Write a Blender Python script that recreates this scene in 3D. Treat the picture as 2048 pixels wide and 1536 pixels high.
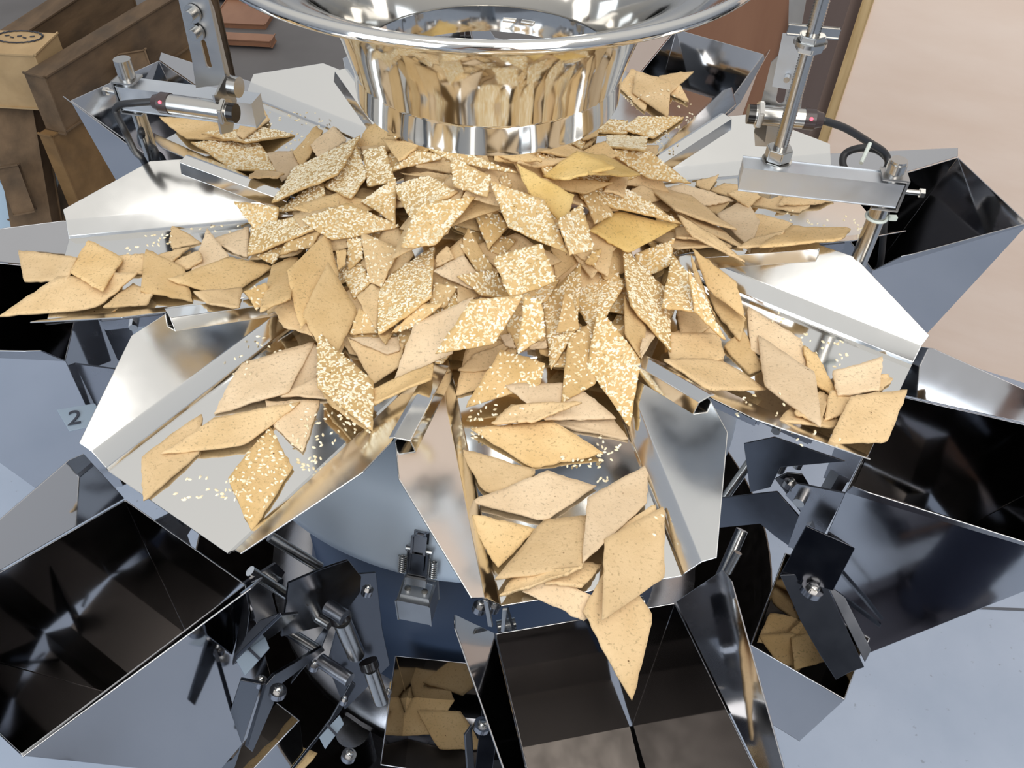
import bpy, bmesh, math, random
import numpy as np
from mathutils import Vector, Matrix
for o in list(bpy.data.objects): bpy.data.objects.remove(o)
SC = bpy.context.scene; COL = SC.collection
rnd = random.Random(7); NR = np.random.default_rng(7)

# ------------------------------------------------------------ camera
CP = np.array([0.0296, -0.6824, 0.4992]); PITCH = 0.8022; ROLL = 0.0376; F = 1681.4
fwd = np.array([0, math.cos(PITCH), -math.sin(PITCH)]); r0 = np.array([1., 0, 0]); u0 = np.cross(r0, fwd)
RT = math.cos(ROLL)*r0+math.sin(ROLL)*u0; UP = -math.sin(ROLL)*r0+math.cos(ROLL)*u0
cam = bpy.data.cameras.new('camera'); co = bpy.data.objects.new('camera', cam); COL.objects.link(co)
cam.sensor_width = 36; cam.lens = F/2048*36; cam.clip_start = .02
co.matrix_world = Matrix(((RT[0], UP[0], -fwd[0], CP[0]), (RT[1], UP[1], -fwd[1], CP[1]), (RT[2], UP[2], -fwd[2], CP[2]), (0, 0, 0, 1)))
SC.camera = co
# ------------------------------------------------------------ light
SC.view_settings.view_transform = 'Standard'; SC.view_settings.look = 'None'
SC.view_settings.exposure = -0.10; SC.view_settings.gamma = 1; SC.view_settings.use_curve_mapping = False
W_ = bpy.data.worlds.new('world'); SC.world = W_; W_.use_nodes = True
nt = W_.node_tree; nt.nodes.clear()
out = nt.nodes.new('ShaderNodeOutputWorld'); bg = nt.nodes.new('ShaderNodeBackground')
tc = nt.nodes.new('ShaderNodeTexCoord'); sx = nt.nodes.new('ShaderNodeSeparateXYZ'); cr = nt.nodes.new('ShaderNodeValToRGB')
nt.links.new(tc.outputs['Generated'], sx.inputs[0]); nt.links.new(sx.outputs['Z'], cr.inputs[0])
nt.links.new(cr.outputs[0], bg.inputs[0]); nt.links.new(bg.outputs[0], out.inputs[0])
e = cr.color_ramp.elements
e[0].position = 0.0; e[0].color = (.10, .11, .13, 1)
e[1].position = 1.0; e[1].color = (.88, .86, .82, 1)
for p, c in ((.12, (.34, .37, .42, 1)), (.40, (.50, .52, .55, 1)), (.60, (.72, .72, .71, 1))):
    n = e.new(p); n.color = c
bg.inputs[1].default_value = 1.15

def area(name, loc, target, size, power, color):
    l = bpy.data.lights.new(name, 'AREA'); l.size = size[0]; l.shape = 'RECTANGLE'; l.size_y = size[1]; l.energy = power; l.color = color
    o = bpy.data.objects.new(name, l); COL.objects.link(o); o.location = loc
    o.rotation_euler = (Vector(target)-Vector(loc)).to_track_quat('-Z', 'Y').to_euler(); return o
area('roof_light', (.3, -1.0, 2.3), (0, 0, 0), (2.0, 1.4), 30, (1, .97, .92))
area('doorway_light', (-1.6, -2.6, .9), (0, 0, -.2), (1.8, 2.0), 48, (.82, .91, 1))
area('crate_fill_light', (.9, -2.6, 1.7), (1.6, 1.2, -.4), (1.4, 1.6), 42, (1, .95, .88))  # added fill to brighten the underlit plywood crate, no known window

# ------------------------------------------------------------ helpers
def W(u, v, z):
    d = fwd+RT*(u-1024)/F-UP*(v-768)/F
    t = (z-CP[2])/d[2]; return Vector(CP+d*t)
def Wd(u, v, plane_p, plane_n):
    d = fwd+RT*(u-1024)/F-UP*(v-768)/F
    n = np.array(plane_n, float); t = ((np.array(plane_p, float)-CP)@n)/(d@n); return Vector(CP+d*t)

def new_mat(name, base, rough=.5, metal=0., **k):
    m = bpy.data.materials.new(name); m.use_nodes = True; b = m.node_tree.nodes['Principled BSDF']
    b.inputs['Base Color'].default_value = (*base, 1); b.inputs['Roughness'].default_value = rough; b.inputs['Metallic'].default_value = metal
    return m, m.node_tree, b
def tex_coord(t, kind='Object'):
    c = t.nodes.new('ShaderNodeTexCoord'); return c.outputs[kind]
def noise(t, vec, scale, detail=3, rough=.5):
    n = t.nodes.new('ShaderNodeTexNoise'); n.inputs['Scale'].default_value = scale; n.inputs['Detail'].default_value = detail
    n.inputs['Roughness'].default_value = rough; t.links.new(vec, n.inputs['Vector']); return n
def ramp(t, fac, stops):
    r = t.nodes.new('ShaderNodeValToRGB'); t.links.new(fac, r.inputs[0]); el = r.color_ramp.elements
    el[0].position, el[0].color = stops[0][0], (*stops[0][1], 1); el[1].position, el[1].color = stops[-1][0], (*stops[-1][1], 1)
    for p, c in stops[1:-1]: x = el.new(p); x.color = (*c, 1)
    return r
def mix(t, fac, a, b, mode='MIX'):
    m = t.nodes.new('ShaderNodeMix'); m.data_type = 'RGBA'; m.blend_type = mode
    for s, v in ((0, fac), (6, a), (7, b)):
        if isinstance(v, (int, float)): m.inputs[s].default_value = v
        elif isinstance(v, tuple): m.inputs[s].default_value = (*v, 1)
        else: t.links.new(v, m.inputs[s])
    return m.outputs[2]
def bump(t, b, h, dist, strength=1.):
    n = t.nodes.new('ShaderNodeBump'); n.inputs['Distance'].default_value = dist; n.inputs['Strength'].default_value = strength
    t.links.new(h, n.inputs['Height']); t.links.new(n.outputs[0], b.inputs['Normal'])

def steel(name, col=(.72, .715, .70), rough=.07, wav=.0006, scale=9, fine=.0):
    m, t, b = new_mat(name, col, rough, 1.)
    v = tex_coord(t); n = noise(t, v, scale, 1)
    if wav: bump(t, b, n.outputs[0], wav)
    n2 = noise(t, v, 60, 4); mr = t.nodes.new('ShaderNodeMapRange'); mr.inputs[3].default_value = rough*.7; mr.inputs[4].default_value = rough*1.5+.02
    t.links.new(n2.outputs[0], mr.inputs[0]); t.links.new(mr.outputs[0], b.inputs['Roughness'])
    return m
M = {}
M['steel'] = steel('polished_steel')
M['steel_flap'] = steel('polished_steel_wing', (.74, .735, .72), .10, .0012, 7)
M['steel_funnel'] = steel('polished_steel_funnel', (.64, .63, .61), .06, .0003, 12)
M['steel_bucket'] = steel('hopper_steel', (.48, .48, .495), .045, .0004, 4)
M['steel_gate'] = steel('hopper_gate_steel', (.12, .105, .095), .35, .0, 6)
M['steel_dark'] = steel('mechanism_steel', (.34, .34, .36), .22, .0, 9)
M['steel_bolt'] = steel('bolt_steel', (.50, .49, .47), .2, .0, 9)
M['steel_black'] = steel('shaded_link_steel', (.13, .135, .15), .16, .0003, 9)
M['alu'] = steel('satin_aluminium', (.62, .65, .69), .42, .0, 9)
M['alu_grey'] = steel('grey_bracket_steel', (.45, .45, .45), .33, .0, 9)
def plain(name, c, r): M[name] = new_mat(name, c, r)[0]
plain('black_rubber', (.018, .019, .022), .45); plain('sensor_cap', (.05, .035, .035), .3); plain('zip_tie', (.55, .60, .56), .4)
plain('ink', (.03, .035, .05), .6); plain('lens_black', (.01, .008, .008), .2)
m, t, b = new_mat('red_lamp', (1, .05, .08), .4); b.inputs['Emission Color'].default_value = (1, .08, .12, 1); b.inputs['Emission Strength'].default_value = 3; M['red_lamp'] = m
m, t, b = new_mat('casing_grey', (.38, .44, .50), .35); n = noise(t, tex_coord(t), 4, 3)
t.links.new(ramp(t, n.outputs[0], [(.3, (.52, .60, .69)), (.7, (.60, .68, .77))]).outputs[0], b.inputs['Base Color']); M['casing'] = m
plain('navy', (.035, .055, .10), .4); plain('label_plate', (.25, .31, .38), .35)

def cracker_mat(name, c1, c2, spots=.5):
    m, t, b = new_mat(name, c1, .72)
    v = tex_coord(t); oi = t.nodes.new('ShaderNodeObjectInfo')
    add = t.nodes.new('ShaderNodeVectorMath'); add.operation = 'ADD'; t.links.new(v, add.inputs[0])
    cmb = t.nodes.new('ShaderNodeCombineXYZ'); ml = t.nodes.new('ShaderNodeMath'); ml.operation = 'MULTIPLY'; ml.inputs[1].default_value = 13
    t.links.new(oi.outputs['Random'], ml.inputs[0]); t.links.new(ml.outputs[0], cmb.inputs[0]); t.links.new(ml.outputs[0], cmb.inputs[2]); t.links.new(cmb.outputs[0], add.inputs[1])
    vv = add.outputs[0]
    big = noise(t, vv, 28, 3); base = ramp(t, big.outputs[0], [(.3, c1), (.7, c2)]).outputs[0]
    br = ramp(t, oi.outputs['Random'], [(0, (.88, .86, .84)), (1, (1.1, 1.08, 1.04))]).outputs[0]
    base = mix(t, 1., base, br, 'MULTIPLY')
    fine = noise(t, vv, 420, 3, .6); fm = ramp(t, fine.outputs[0], [(.56, (0, 0, 0)), (.70, (1, 1, 1))]).outputs[0]
    base = mix(t, fm, base, tuple(x*.72 for x in c1))
    vo = t.nodes.new('ShaderNodeTexVoronoi'); vo.inputs['Scale'].default_value = 150; t.links.new(vv, vo.inputs['Vector'])
    dm = ramp(t, vo.outputs['Distance'], [(.07, (1, 1, 1)), (.13, (0, 0, 0))]).outputs[0]
    sel = noise(t, vv, 95, 1); sm = ramp(t, sel.outputs[0], [(.60, (0, 0, 0)), (.66, (1, 1, 1))]).outputs[0]
    d2 = mix(t, 1., dm, sm, 'MULTIPLY')
    base = mix(t, d2, base, (.16, .085, .035))
    t.links.new(base, b.inputs['Base Color'])
    hb = noise(t, vv, 260, 5, .65); bump(t, b, hb.outputs[0], .0006)
    b.inputs['Specular IOR Level'].default_value = .25
    return m
M['gold'] = cracker_mat('golden_cracker', (.64, .44, .21), (.75, .55, .30))
M['pale'] = cracker_mat('pale_cracker', (.68, .52, .34), (.78, .62, .43))
M['tan'] = cracker_mat('tan_cracker', (.64, .46, .25), (.76, .57, .34))
M['yellow'] = cracker_mat('yellow_cracker', (.70, .48, .17), (.80, .59, .26))
M['seedy'] = cracker_mat('seeded_cracker', (.62, .42, .18), (.72, .51, .26))
m, t, b = new_mat('sesame', (.86, .76, .55), .5); n = noise(t, tex_coord(t), 150, 1)
t.links.new(ramp(t, n.outputs[0], [(.3, (.74, .60, .36)), (.55, (.90, .81, .60)), (.75, (.98, .93, .79))]).outputs[0], b.inputs['Base Color']); M['sesame'] = m

def wood(name, a, c, scale=(2, 30, 30), rough=.7, bmp=.002, stain=0):
    m, t, b = new_mat(name, a, rough); v = tex_coord(t); mp = t.nodes.new('ShaderNodeMapping'); mp.inputs['Scale'].default_value = scale
    t.links.new(v, mp.inputs[0]); n = noise(t, mp.outputs[0], 1.2, 5, .6)
    base = ramp(t, n.outputs[0], [(.3, a), (.7, c)]).outputs[0]
    if stain:
        s = noise(t, v, 9, 4); sm = ramp(t, s.outputs[0], [(.5, (0, 0, 0)), (.72, (stain,)*3)]).outputs[0]; base = mix(t, sm, base, (.05, .035, .022))
    t.links.new(base, b.inputs['Base Color']); bump(t, b, n.outputs[0], bmp); return m
M['ply'] = wood('plywood_face', (.84, .65, .52), (.93, .76, .64), (.7, 3, 6), .65, .0005)
M['ply_edge'] = wood('raw_board_edge', (.42, .28, .12), (.60, .43, .22), (30, 30, 4), .8)
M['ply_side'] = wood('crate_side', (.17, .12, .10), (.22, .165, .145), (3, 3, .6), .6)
M['board_red'] = wood('reddish_board', (.24, .11, .06), (.32, .16, .09), (6, 3, 1), .55)
M['old_wood'] = wood('weathered_wood', (.075, .045, .022), (.17, .105, .055), (14, 3, 14), .8, .003, .8)
M['gold_wood'] = wood('honey_wood', (.15, .08, .025), (.24, .135, .05), (3, 14, 14), .7, .002, .4)
M['pale_wood'] = wood('pale_wood_block', (.38, .25, .12), (.48, .33, .17), (10, 4, 10), .8, .002, .2)
m, t, b = new_mat('concrete_floor', (.33, .37, .44), .42); v = tex_coord(t); n = noise(t, v, 3, 6, .6); n2 = noise(t, v, 60, 3)
base = ramp(t, n.outputs[0], [(.3, (.285, .345, .45)), (.7, (.36, .42, .53))]).outputs[0]
sp = ramp(t, n2.outputs[0], [(.68, (0, 0, 0)), (.75, (.6, .6, .6))]).outputs[0]
t.links.new(mix(t, sp, base, (.17, .19, .22)), b.inputs['Base Color']); M['floor'] = m

def link(name, me, mat, parent=None):
    o = bpy.data.objects.new(name, me); COL.objects.link(o)
    if mat is not None and not me.materials: me.materials.append(mat if not isinstance(mat, str) else M[mat])
    if parent is not None: o.parent = parent
    return o
def thing(name, label, cat, loc=(0, 0, 0), rotz=0, group=None):
    o = bpy.data.objects.new(name, None); COL.objects.link(o); o.location = loc; o.rotation_euler = (0, 0, rotz); o.empty_display_size = .02
    o['label'] = label; o['category'] = cat
    if group: o['group'] = group
    return o
def tag(o, label, cat, group=None):
    o['label'] = label; o['category'] = cat
    if group: o['group'] = group
    return o
def build(name, bm, mat, parent=None, smooth=False, inv=None):
    me = bpy.data.meshes.new(name)
    if smooth:
        for f in bm.faces: f.smooth = True
        for ed in bm.edges:
            if len(ed.link_faces) == 2 and ed.calc_face_angle(0) > math.radians(38): ed.smooth = False
    if inv is not None: bm.transform(inv)
    bm.to_mesh(me); bm.free(); return link(name, me, mat, parent)
def sheet_into(bm, polys, th):
    """folded sheet: polys share vertices; thickened along normals"""
    idx = {}
    fs = []
    for p in polys:
        vs = []
        for q in p:
            k = tuple(round(c, 5) for c in q)
            if k not in idx: idx[k] = bm.verts.new(q)
            vs.append(idx[k])
        fs.append(bm.faces.new(vs))
    bmesh.ops.recalc_face_normals(bm, faces=fs)
    bmesh.ops.solidify(bm, geom=fs, thickness=th)
def sheet(name, polys, th, mat, parent=None, bev=0):
    bm = bmesh.new(); sheet_into(bm, polys, th); return build(name, bm, mat, parent)
def box_into(bm, c, ax, ay, az, hx, hy, hz, bev=0):
    r = bmesh.ops.create_cube(bm, size=2.)
    c, ax, ay, az = Vector(c), Vector(ax).normalized(), Vector(ay).normalized(), Vector(az).normalized()
    for v in r['verts']: v.co = c+ax*v.co.x*hx+ay*v.co.y*hy+az*v.co.z*hz
    if bev:
        ed = list({e for v in r['verts'] for e in v.link_edges}); bmesh.ops.bevel(bm, geom=ed, offset=bev, segments=2, affect='EDGES')
def cyl_into(bm, p, q, r, n=20, r2=None):
    p, q = Vector(p), Vector(q); d = q-p; L = d.length; rot = d.to_track_quat('Z', 'Y').to_matrix().to_4x4()
    bmesh.ops.create_cone(bm, cap_ends=True, segments=n, radius1=r, radius2=r if r2 is None else r2, depth=L, matrix=Matrix.Translation((p+q)/2) @ rot)
def cyl(name, p, q, r, mat, parent=None, n=20, r2=None, inv=None):
    bm = bmesh.new(); cyl_into(bm, p, q, r, n, r2); return build(name, bm, mat, parent, smooth=n > 8, inv=inv)
def tube_into(bm, pts, r, n=10, sub=6, closed=False):
    P = [Vector(p) for p in pts]; Q = []
    for i in range(len(P)-1):
        a, b_, c, d = P[max(i-1, 0)], P[i], P[i+1], P[min(i+2, len(P)-1)]
        for k in range(sub):
            s = k/sub; Q.append(.5*((2*b_)+(c-a)*s+(2*a-5*b_+4*c-d)*s*s+(3*b_-a-3*c+d)*s**3))
    Q.append(P[-1]); prev = None; up = Vector((0, 0, 1))
    for i, p in enumerate(Q):
        tg = (Q[min(i+1, len(Q)-1)]-Q[max(i-1, 0)]).normalized()
        up = (up-tg*up.dot(tg));
        if up.length < 1e-4: up = tg.orthogonal()
        up.normalize(); sd = tg.cross(up)
        ring = [bm.verts.new(p+(up*math.cos(a)+sd*math.sin(a))*r) for a in [2*math.pi*j/n for j in range(n)]]
        if prev:
            for j in range(n): bm.faces.new((prev[j], prev[(j+1) % n], ring[(j+1) % n], ring[j]))
        else: bm.faces.new(ring[::-1])
        prev = ring
    bm.faces.new(prev)
def tube(name, pts, r, mat, parent=None, n=10, sub=6):
    bm = bmesh.new(); tube_into(bm, pts, r, n, sub); return build(name, bm, mat, parent, True)
def lathe(name, prof, mat, parent=None, n=128, th=0, loc=(0, 0, 0), cap=False):
    bm = bmesh.new(); rings = []
    for (r, z) in prof: rings.append([bm.verts.new((r*math.cos(2*math.pi*i/n)+loc[0], r*math.sin(2*math.pi*i/n)+loc[1], z+loc[2])) for i in range(n)])
    fs = []
    for a, c in zip(rings, rings[1:]):
        for i in range(n): fs.append(bm.faces.new((a[i], a[(i+1) % n], c[(i+1) % n], c[i])))
    if cap: bm.faces.new(rings[-1])
    if th: bmesh.ops.recalc_face_normals(bm, faces=fs); bmesh.ops.solidify(bm, geom=fs, thickness=th)
    return build(name, bm, mat, parent, True)
def prism_into(bm, pts, vec):
    """solid from planar polygon swept by vec"""
    vec = Vector(vec); a = [bm.verts.new(p) for p in pts]; c = [bm.verts.new(Vector(p)+vec) for p in pts]
    bm.faces.new(a[::-1]); bm.faces.new(c)
    for i in range(len(a)): j = (i+1) % len(a); bm.faces.new((a[i], a[j], c[j], c[i]))
    bmesh.ops.recalc_face_normals(bm, faces=bm.faces[:])
def prism(name, pts, vec, mat, parent=None):
    bm = bmesh.new(); prism_into(bm, pts, vec); return build(name, bm, mat, parent)
def holed(name, outer, holes, n, th, mat, parent):
    bm = bmesh.new(); es = []
    for loop in [outer]+holes:
        vs = [bm.verts.new(p) for p in loop]; es += [bm.edges.new((vs[i], vs[(i+1) % len(vs)])) for i in range(len(vs))]
    r = bmesh.ops.triangle_fill(bm, edges=es, use_beauty=True, normal=n)
    fs = bm.faces[:]; ex = bmesh.ops.extrude_face_region(bm, geom=fs)
    bmesh.ops.translate(bm, vec=n*th, verts=[g for g in ex['geom'] if isinstance(g, bmesh.types.BMVert)]); bmesh.ops.recalc_face_normals(bm, faces=bm.faces[:])
    return build(name, bm, mat, parent)
def dup(root, loc, rotz, label, group=None):
    r = root.copy(); COL.objects.link(r); r.location = loc; r.rotation_euler = (0, 0, rotz); r['label'] = label
    if group: r['group'] = group
    for ch in list(root.children):
        c = ch.copy(); COL.objects.link(c); c.parent = r
        for g in ch.children:
            d = g.copy(); COL.objects.link(d); d.parent = c
    return r

# ------------------------------------------------------------ setting: floor and crate wall
FZ = -1.1
bm = bmesh.new(); box_into(bm, (0, 3, FZ-.05), (1, 0, 0), (0, 1, 0), (0, 0, 1), 9, 9, .05)
o = build('floor', bm, 'floor'); o['kind'] = 'structure'
bm = bmesh.new()
for (a, b_) in (((-3, .25), (3, .25)), ((-3, -.9), (3, -.9)), ((-1.75, -2), (-1.75, 4)),):
    a, b_ = Vector((*a, FZ+.0005)), Vector((*b_, FZ+.0005)); box_into(bm, (a+b_)/2, b_-a, (b_-a).cross(Vector((0, 0, 1))), (0, 0, 1), (b_-a).length/2, .003, .0006)
o = build('trim_1', bm, new_mat('floor_joint', (.09, .10, .12), .7)[0]); o['kind'] = 'structure'
m, t, b = new_mat('far_floor_shade', (.13, .12, .12), .6); n = noise(t, tex_coord(t), 2.5, 5)
t.links.new(ramp(t, n.outputs[0], [(.3, (.105, .097, .096)), (.7, (.155, .145, .145))]).outputs[0], b.inputs['Base Color']); M['far_floor_shade'] = m
bm = bmesh.new(); box_into(bm, (-.2, 5.1, FZ+.004), (1, 0, 0), (0, 1, 0), (0, 0, 1), 4.5, 3.2, .004)  # thin sheet over the far floor, shade put into its darker colour
o = build('far_floor_shade_sheet', bm, 'far_floor_shade'); o['kind'] = 'structure'

# ------------------------------------------------------------ pallets and boards behind
def beam(name, a, b_, z, w, h, mat, parent=None):
    """lying plank between two ground-plan points at top height z"""
    A, B = Vector(a), Vector(b_); d = B-A; bm = bmesh.new(); up = Vector((0, 0, 1)); s = d.cross(up).normalized(); up2 = s.cross(d).normalized()
    box_into(bm, (A+B)/2-up2*h/2, d, s, up2, d.length/2, w/2, h/2, .004); return build(name, bm, mat, parent)
cr_ = thing('wooden_pallet_crate', 'dark weathered wooden pallet crate standing on the floor behind the left hoppers', 'crate', (-1.3, 1.2, FZ))
def cw(u, v, z): return W(u, v, z)-Vector((-1.3, 1.2, FZ))
Z1 = -.42
beam('top_rail', cw(68, 150, Z1), cw(400, -50, Z1), 0, .05, .14, 'old_wood', cr_)
beam('top_rail', cw(-40, 105, Z1-.02), cw(230, -70, Z1-.02), 0, .06, .13, 'old_wood', cr_)
beam('corner_block', cw(-90, 78, Z1+.02), cw(92, 88, Z1+.02), 0, .11, .14, 'pale_wood', cr_)
beam('corner_post', cw(20, 200, Z1-.12), cw(95, 640, Z1-.55), 0, .09, .08, 'old_wood', cr_)
beam('side_board', cw(90, 270, Z1-.14), cw(420, 50, Z1-.14), 0, .03, .22, 'gold_wood', cr_)
beam('side_board', cw(300, 70, Z1-.12), cw(425, -10, Z1-.12), 0, .03, .30, 'old_wood', cr_)
beam('corner_post', cw(262, 105, Z1-.05), cw(325, 330, Z1-.5), 0, .07, .06, 'old_wood', cr_)
beam('lower_board', cw(70, 455, Z1-.40), cw(420, 200, Z1-.40), 0, .20, .05, 'old_wood', cr_)
beam('lower_board', cw(60, 540, Z1-.45), cw(400, 310, Z1-.45), 0, .16, .12, 'old_wood', cr_)
beam('hinge_block', cw(14, 335, Z1-.2), cw(48, 425, Z1-.3), 0, .04, .04, 'old_wood', cr_)
# round burnt stamp on the pale block
bm = bmesh.new()
c0 = cw(38, 74, Z1+.021)
for k in range(24):
    a = 2*math.pi*k/24; box_into(bm, c0+Vector((math.cos(a)*.055, math.sin(a)*.032, .001)), (-math.sin(a), math.cos(a), 0), (math.cos(a), math.sin(a), 0), (0, 0, 1), .0075, .0016, .0008)
for k in range(5): box_into(bm, c0+Vector((-.03+.015*k, .004*(-1)**k, .001)), (1, .3*(-1)**k, 0), (0, 1, 0), (0, 0, 1), .005, .0016, .0008)
build('stamp', bm, 'ink', cr_)
bx = thing('blue_plastic_box', 'pale blue box low on the floor at the left edge', 'box', tuple(W(10, 380, -.8)))
q = Vector(bx.location); bm = bmesh.new(); box_into(bm, W(-60, 385, -.8)-q, (1, .25, 0), (-.25, 1, 0), (0, 0, 1), .21, .12, .10, .01); build('box_body', bm, new_mat('pale_blue', (.50, .64, .76), .4)[0], bx)
bm = bmesh.new(); box_into(bm, W(-60, 385, -.8)-q+Vector((0, 0, .105)), (1, .25, 0), (-.25, 1, 0), (0, 0, 1), .215, .125, .008, .004); build('box_lid', bm, new_mat('lid_blue', (.58, .70, .80), .4)[0], bx)

bd = thing('board_stack', 'reddish brown boards lying on the dark floor behind the feed funnel', 'boards', tuple(W(500, 60, FZ)))
q = Vector(bd.location)
for (a, b_, w, z) in (((440, 20), (545, 25), .25, .03), ((440, -40), (580, -28), .30, .05), ((395, 68), (545, 76), .06, .045)):
    A = W(*a, FZ+z)-q; B = W(*b_, FZ+z)-q; beam('board', A, B, 0, w, .025, 'board_red', bd)

# plywood crate on the right: lit face, raw edge, dark side panel
pw = thing('plywood_crate', 'big pale plywood crate with a raw edge behind the right-hand hoppers', 'crate', (1.75, 1.6, FZ))
q = Vector(pw.location)
E0 = W(1660, 270, -.55)               # point on the vertical edge
bot_r = W(2060, 770, FZ)
edge = Vector((E0.x, E0.y, FZ)); fx = (Vector((bot_r.x, bot_r.y, 0))-Vector((edge.x, edge.y, 0)))
L_ = fx.length*2.2; fx.normalize(); nrm = Vector((fx.y, -fx.x, 0)); nrm = nrm if nrm.y < 0 or nrm.x < 0 else -nrm
H_ = 1.9
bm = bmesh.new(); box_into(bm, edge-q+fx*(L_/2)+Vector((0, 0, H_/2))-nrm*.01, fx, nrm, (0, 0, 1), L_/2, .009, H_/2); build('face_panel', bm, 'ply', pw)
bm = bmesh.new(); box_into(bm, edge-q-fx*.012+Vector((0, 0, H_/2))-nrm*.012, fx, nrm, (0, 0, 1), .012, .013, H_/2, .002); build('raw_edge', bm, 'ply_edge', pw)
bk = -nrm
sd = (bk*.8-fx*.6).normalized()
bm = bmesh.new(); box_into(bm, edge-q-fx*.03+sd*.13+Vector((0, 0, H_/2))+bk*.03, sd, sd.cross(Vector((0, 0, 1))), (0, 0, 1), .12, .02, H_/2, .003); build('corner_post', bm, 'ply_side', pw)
rb = thing('reddish_panel', 'reddish brown panel standing behind the rear hoppers between funnel and crate', 'panel', tuple(W(1500, 60, FZ)))
q = Vector(rb.location); A = W(1380, 90, FZ); B = edge+sd*.2+bk*.1
A = Vector((.35, B.y+.25, FZ)); d = B-A; d.z = 0
bm = bmesh.new(); box_into(bm, (A+B)/2-q+Vector((0, 0, H_/2+FZ-((A+B)/2).z)), d, d.cross(Vector((0, 0, 1))), (0, 0, 1), d.length/2, .012, H_/2); build('panel_board', bm, 'board_red', rb)
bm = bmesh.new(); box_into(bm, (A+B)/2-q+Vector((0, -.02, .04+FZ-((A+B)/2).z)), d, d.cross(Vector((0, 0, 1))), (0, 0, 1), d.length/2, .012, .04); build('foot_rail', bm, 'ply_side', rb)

# ------------------------------------------------------------ the weigher
TH0 = .2242; R0 = .27
def ang(k): return -math.pi/2+TH0+k*math.pi/4
NAMES = {0: 'front', -1: 'front-left', -2: 'left', -3: 'rear-left', 4: 'rear', 3: 'rear-right', 2: 'right', 1: 'front-right'}
def place(k, r=R0): a = ang(k); return (r*math.cos(a), r*math.sin(a), 0)
def to_local(k, p, r=R0):
    a = ang(k); x, y = p[0]-r*math.cos(a), p[1]-r*math.sin(a)
    return Vector((x*math.cos(a)+y*math.sin(a), -x*math.sin(a)+y*math.cos(a), p[2]))
S22, C22 = math.sin(math.pi/8), math.cos(math.pi/8)
def add_bevel(o, w=.0012, seg=2):
    md = o.modifiers.new('bevel', 'BEVEL'); md.width = w; md.segments = seg; md.limit_method = 'ANGLE'; md.angle_limit = math.radians(12)
    md.harden_normals = True
    for p in o.data.polygons: p.use_smooth = True
def P_(r, l, z): return (r-R0, l, z)
def make_pan(k):
    nm = NAMES[k]
    lab = {0: 'polished steel vibrating chute in front, pointing at the viewer between two hanging crackers stacks',
           -1: 'polished steel chute front-left with a big dented wing and loose sesame seeds on its floor',
           -2: 'polished steel chute on the left, covered by plain crackers that overhang its end',
           -3: 'steel chute at the rear left under the left sensor arm, with a long plain cracker',
           4: 'steel chute at the rear hidden behind the feed funnel',
           3: 'steel chute at the rear right with four plain crackers near its end',
           2: 'steel chute on the right below the right aluminium sensor bar',
           1: 'polished steel chute front-right ending under one square plain cracker'}[k]
    if k == 0: lab = 'polished steel chute in front, ending above the middle hopper with one cracker hanging over'
    t = thing('feeder_chute', lab, 'chute', place(k), ang(k), 'vibrating feeder chutes around the heap')
    P = []
    P.append([P_(.105, -.043, 0), P_(.155, -.063, 0), P_(.40, -.063, 0), P_(.40, .063, 0), P_(.155, .063, 0), P_(.105, .043, 0)])
    tr = sheet('tray_floor', P, -.0012, 'steel', t); add_bevel(tr, .0006)
    for s in (1, -1):
        bv = [P_(.155, .063*s, 0), P_(.40, .063*s, 0), P_(.40, .0645*s, .003), P_(.158, .0645*s, .003)]
        b2 = [P_(.158, .0645*s, .003), P_(.40, .0645*s, .003), P_(.40, .0725*s, .0125), P_(.177, .0725*s, .0125)]
        b3 = [P_(.177, .0725*s, .0125), P_(.40, .0725*s, .0125), P_(.40, .0745*s, .0147), P_(.181, .0745*s, .0147)]
        fl = [P_(.181, .0745*s, .0147), P_(.40, .0745*s, .0147), P_(.402, .083*s, .0205), P_(.318, .1185*s, .0445), P_(.285, .1175*s, .0445)]
        w = sheet('side_wing', [bv, b2, b3, fl], .0012, 'steel_flap', t); add_bevel(w, .001)
        w['label'] = 'flared side wing of the chute'
    lips = {0: (), -1: (1,), -2: (1,), -3: (1,), 4: (1, -1), 3: (-1,), 2: (-1,), 1: (-1,)}[k]
    for s in lips:
        n = Vector((-S22, C22*s, 0)); a = Vector(P_(.284, .1175*s, .0475)); b_ = Vector(P_(.186, .077*s, .0185)); m = n*.0125
        dn = Vector((0, 0, -.011)); up = Vector((0, 0, .0035))
        in_a, in_b = a-n*.004, b_-n*.004
        o = sheet('overlap_lip', [[in_a, in_b, b_+up*.4, a+up*.4], [a+up*.4, b_+up*.4, b_+m+up*.3, a+m+up*.3], [a+m+up*.3, b_+m+up*.3, b_+m*1.25+dn, a+m*1.25+dn]], .0012, 'steel', t); add_bevel(o, .0012)
    for s in (1, -1):
        bm = bmesh.new(); box_into(bm, P_(.33, .055*s, -.009), (1, 0, 0), (0, 1, 0), (0, 0, 1), .028, .006, .007, .002); build('side_clip', bm, 'steel_dark', t)
        cyl('bolt', P_(.33, .055*s, -.009), P_(.33, .068*s, -.009), .004, 'steel_bolt', t, 6)
    bm = bmesh.new(); box_into(bm, P_(.25, 0, -.03), (1, 0, 0), (0, 1, 0), (0, 0, 1), .06, .03, .026, .003); build('vibrator_mount', bm, 'steel_dark', t)
    return t
for k in (0, -1, -2, -3, 4, 3, 2, 1): make_pan(k)

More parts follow.
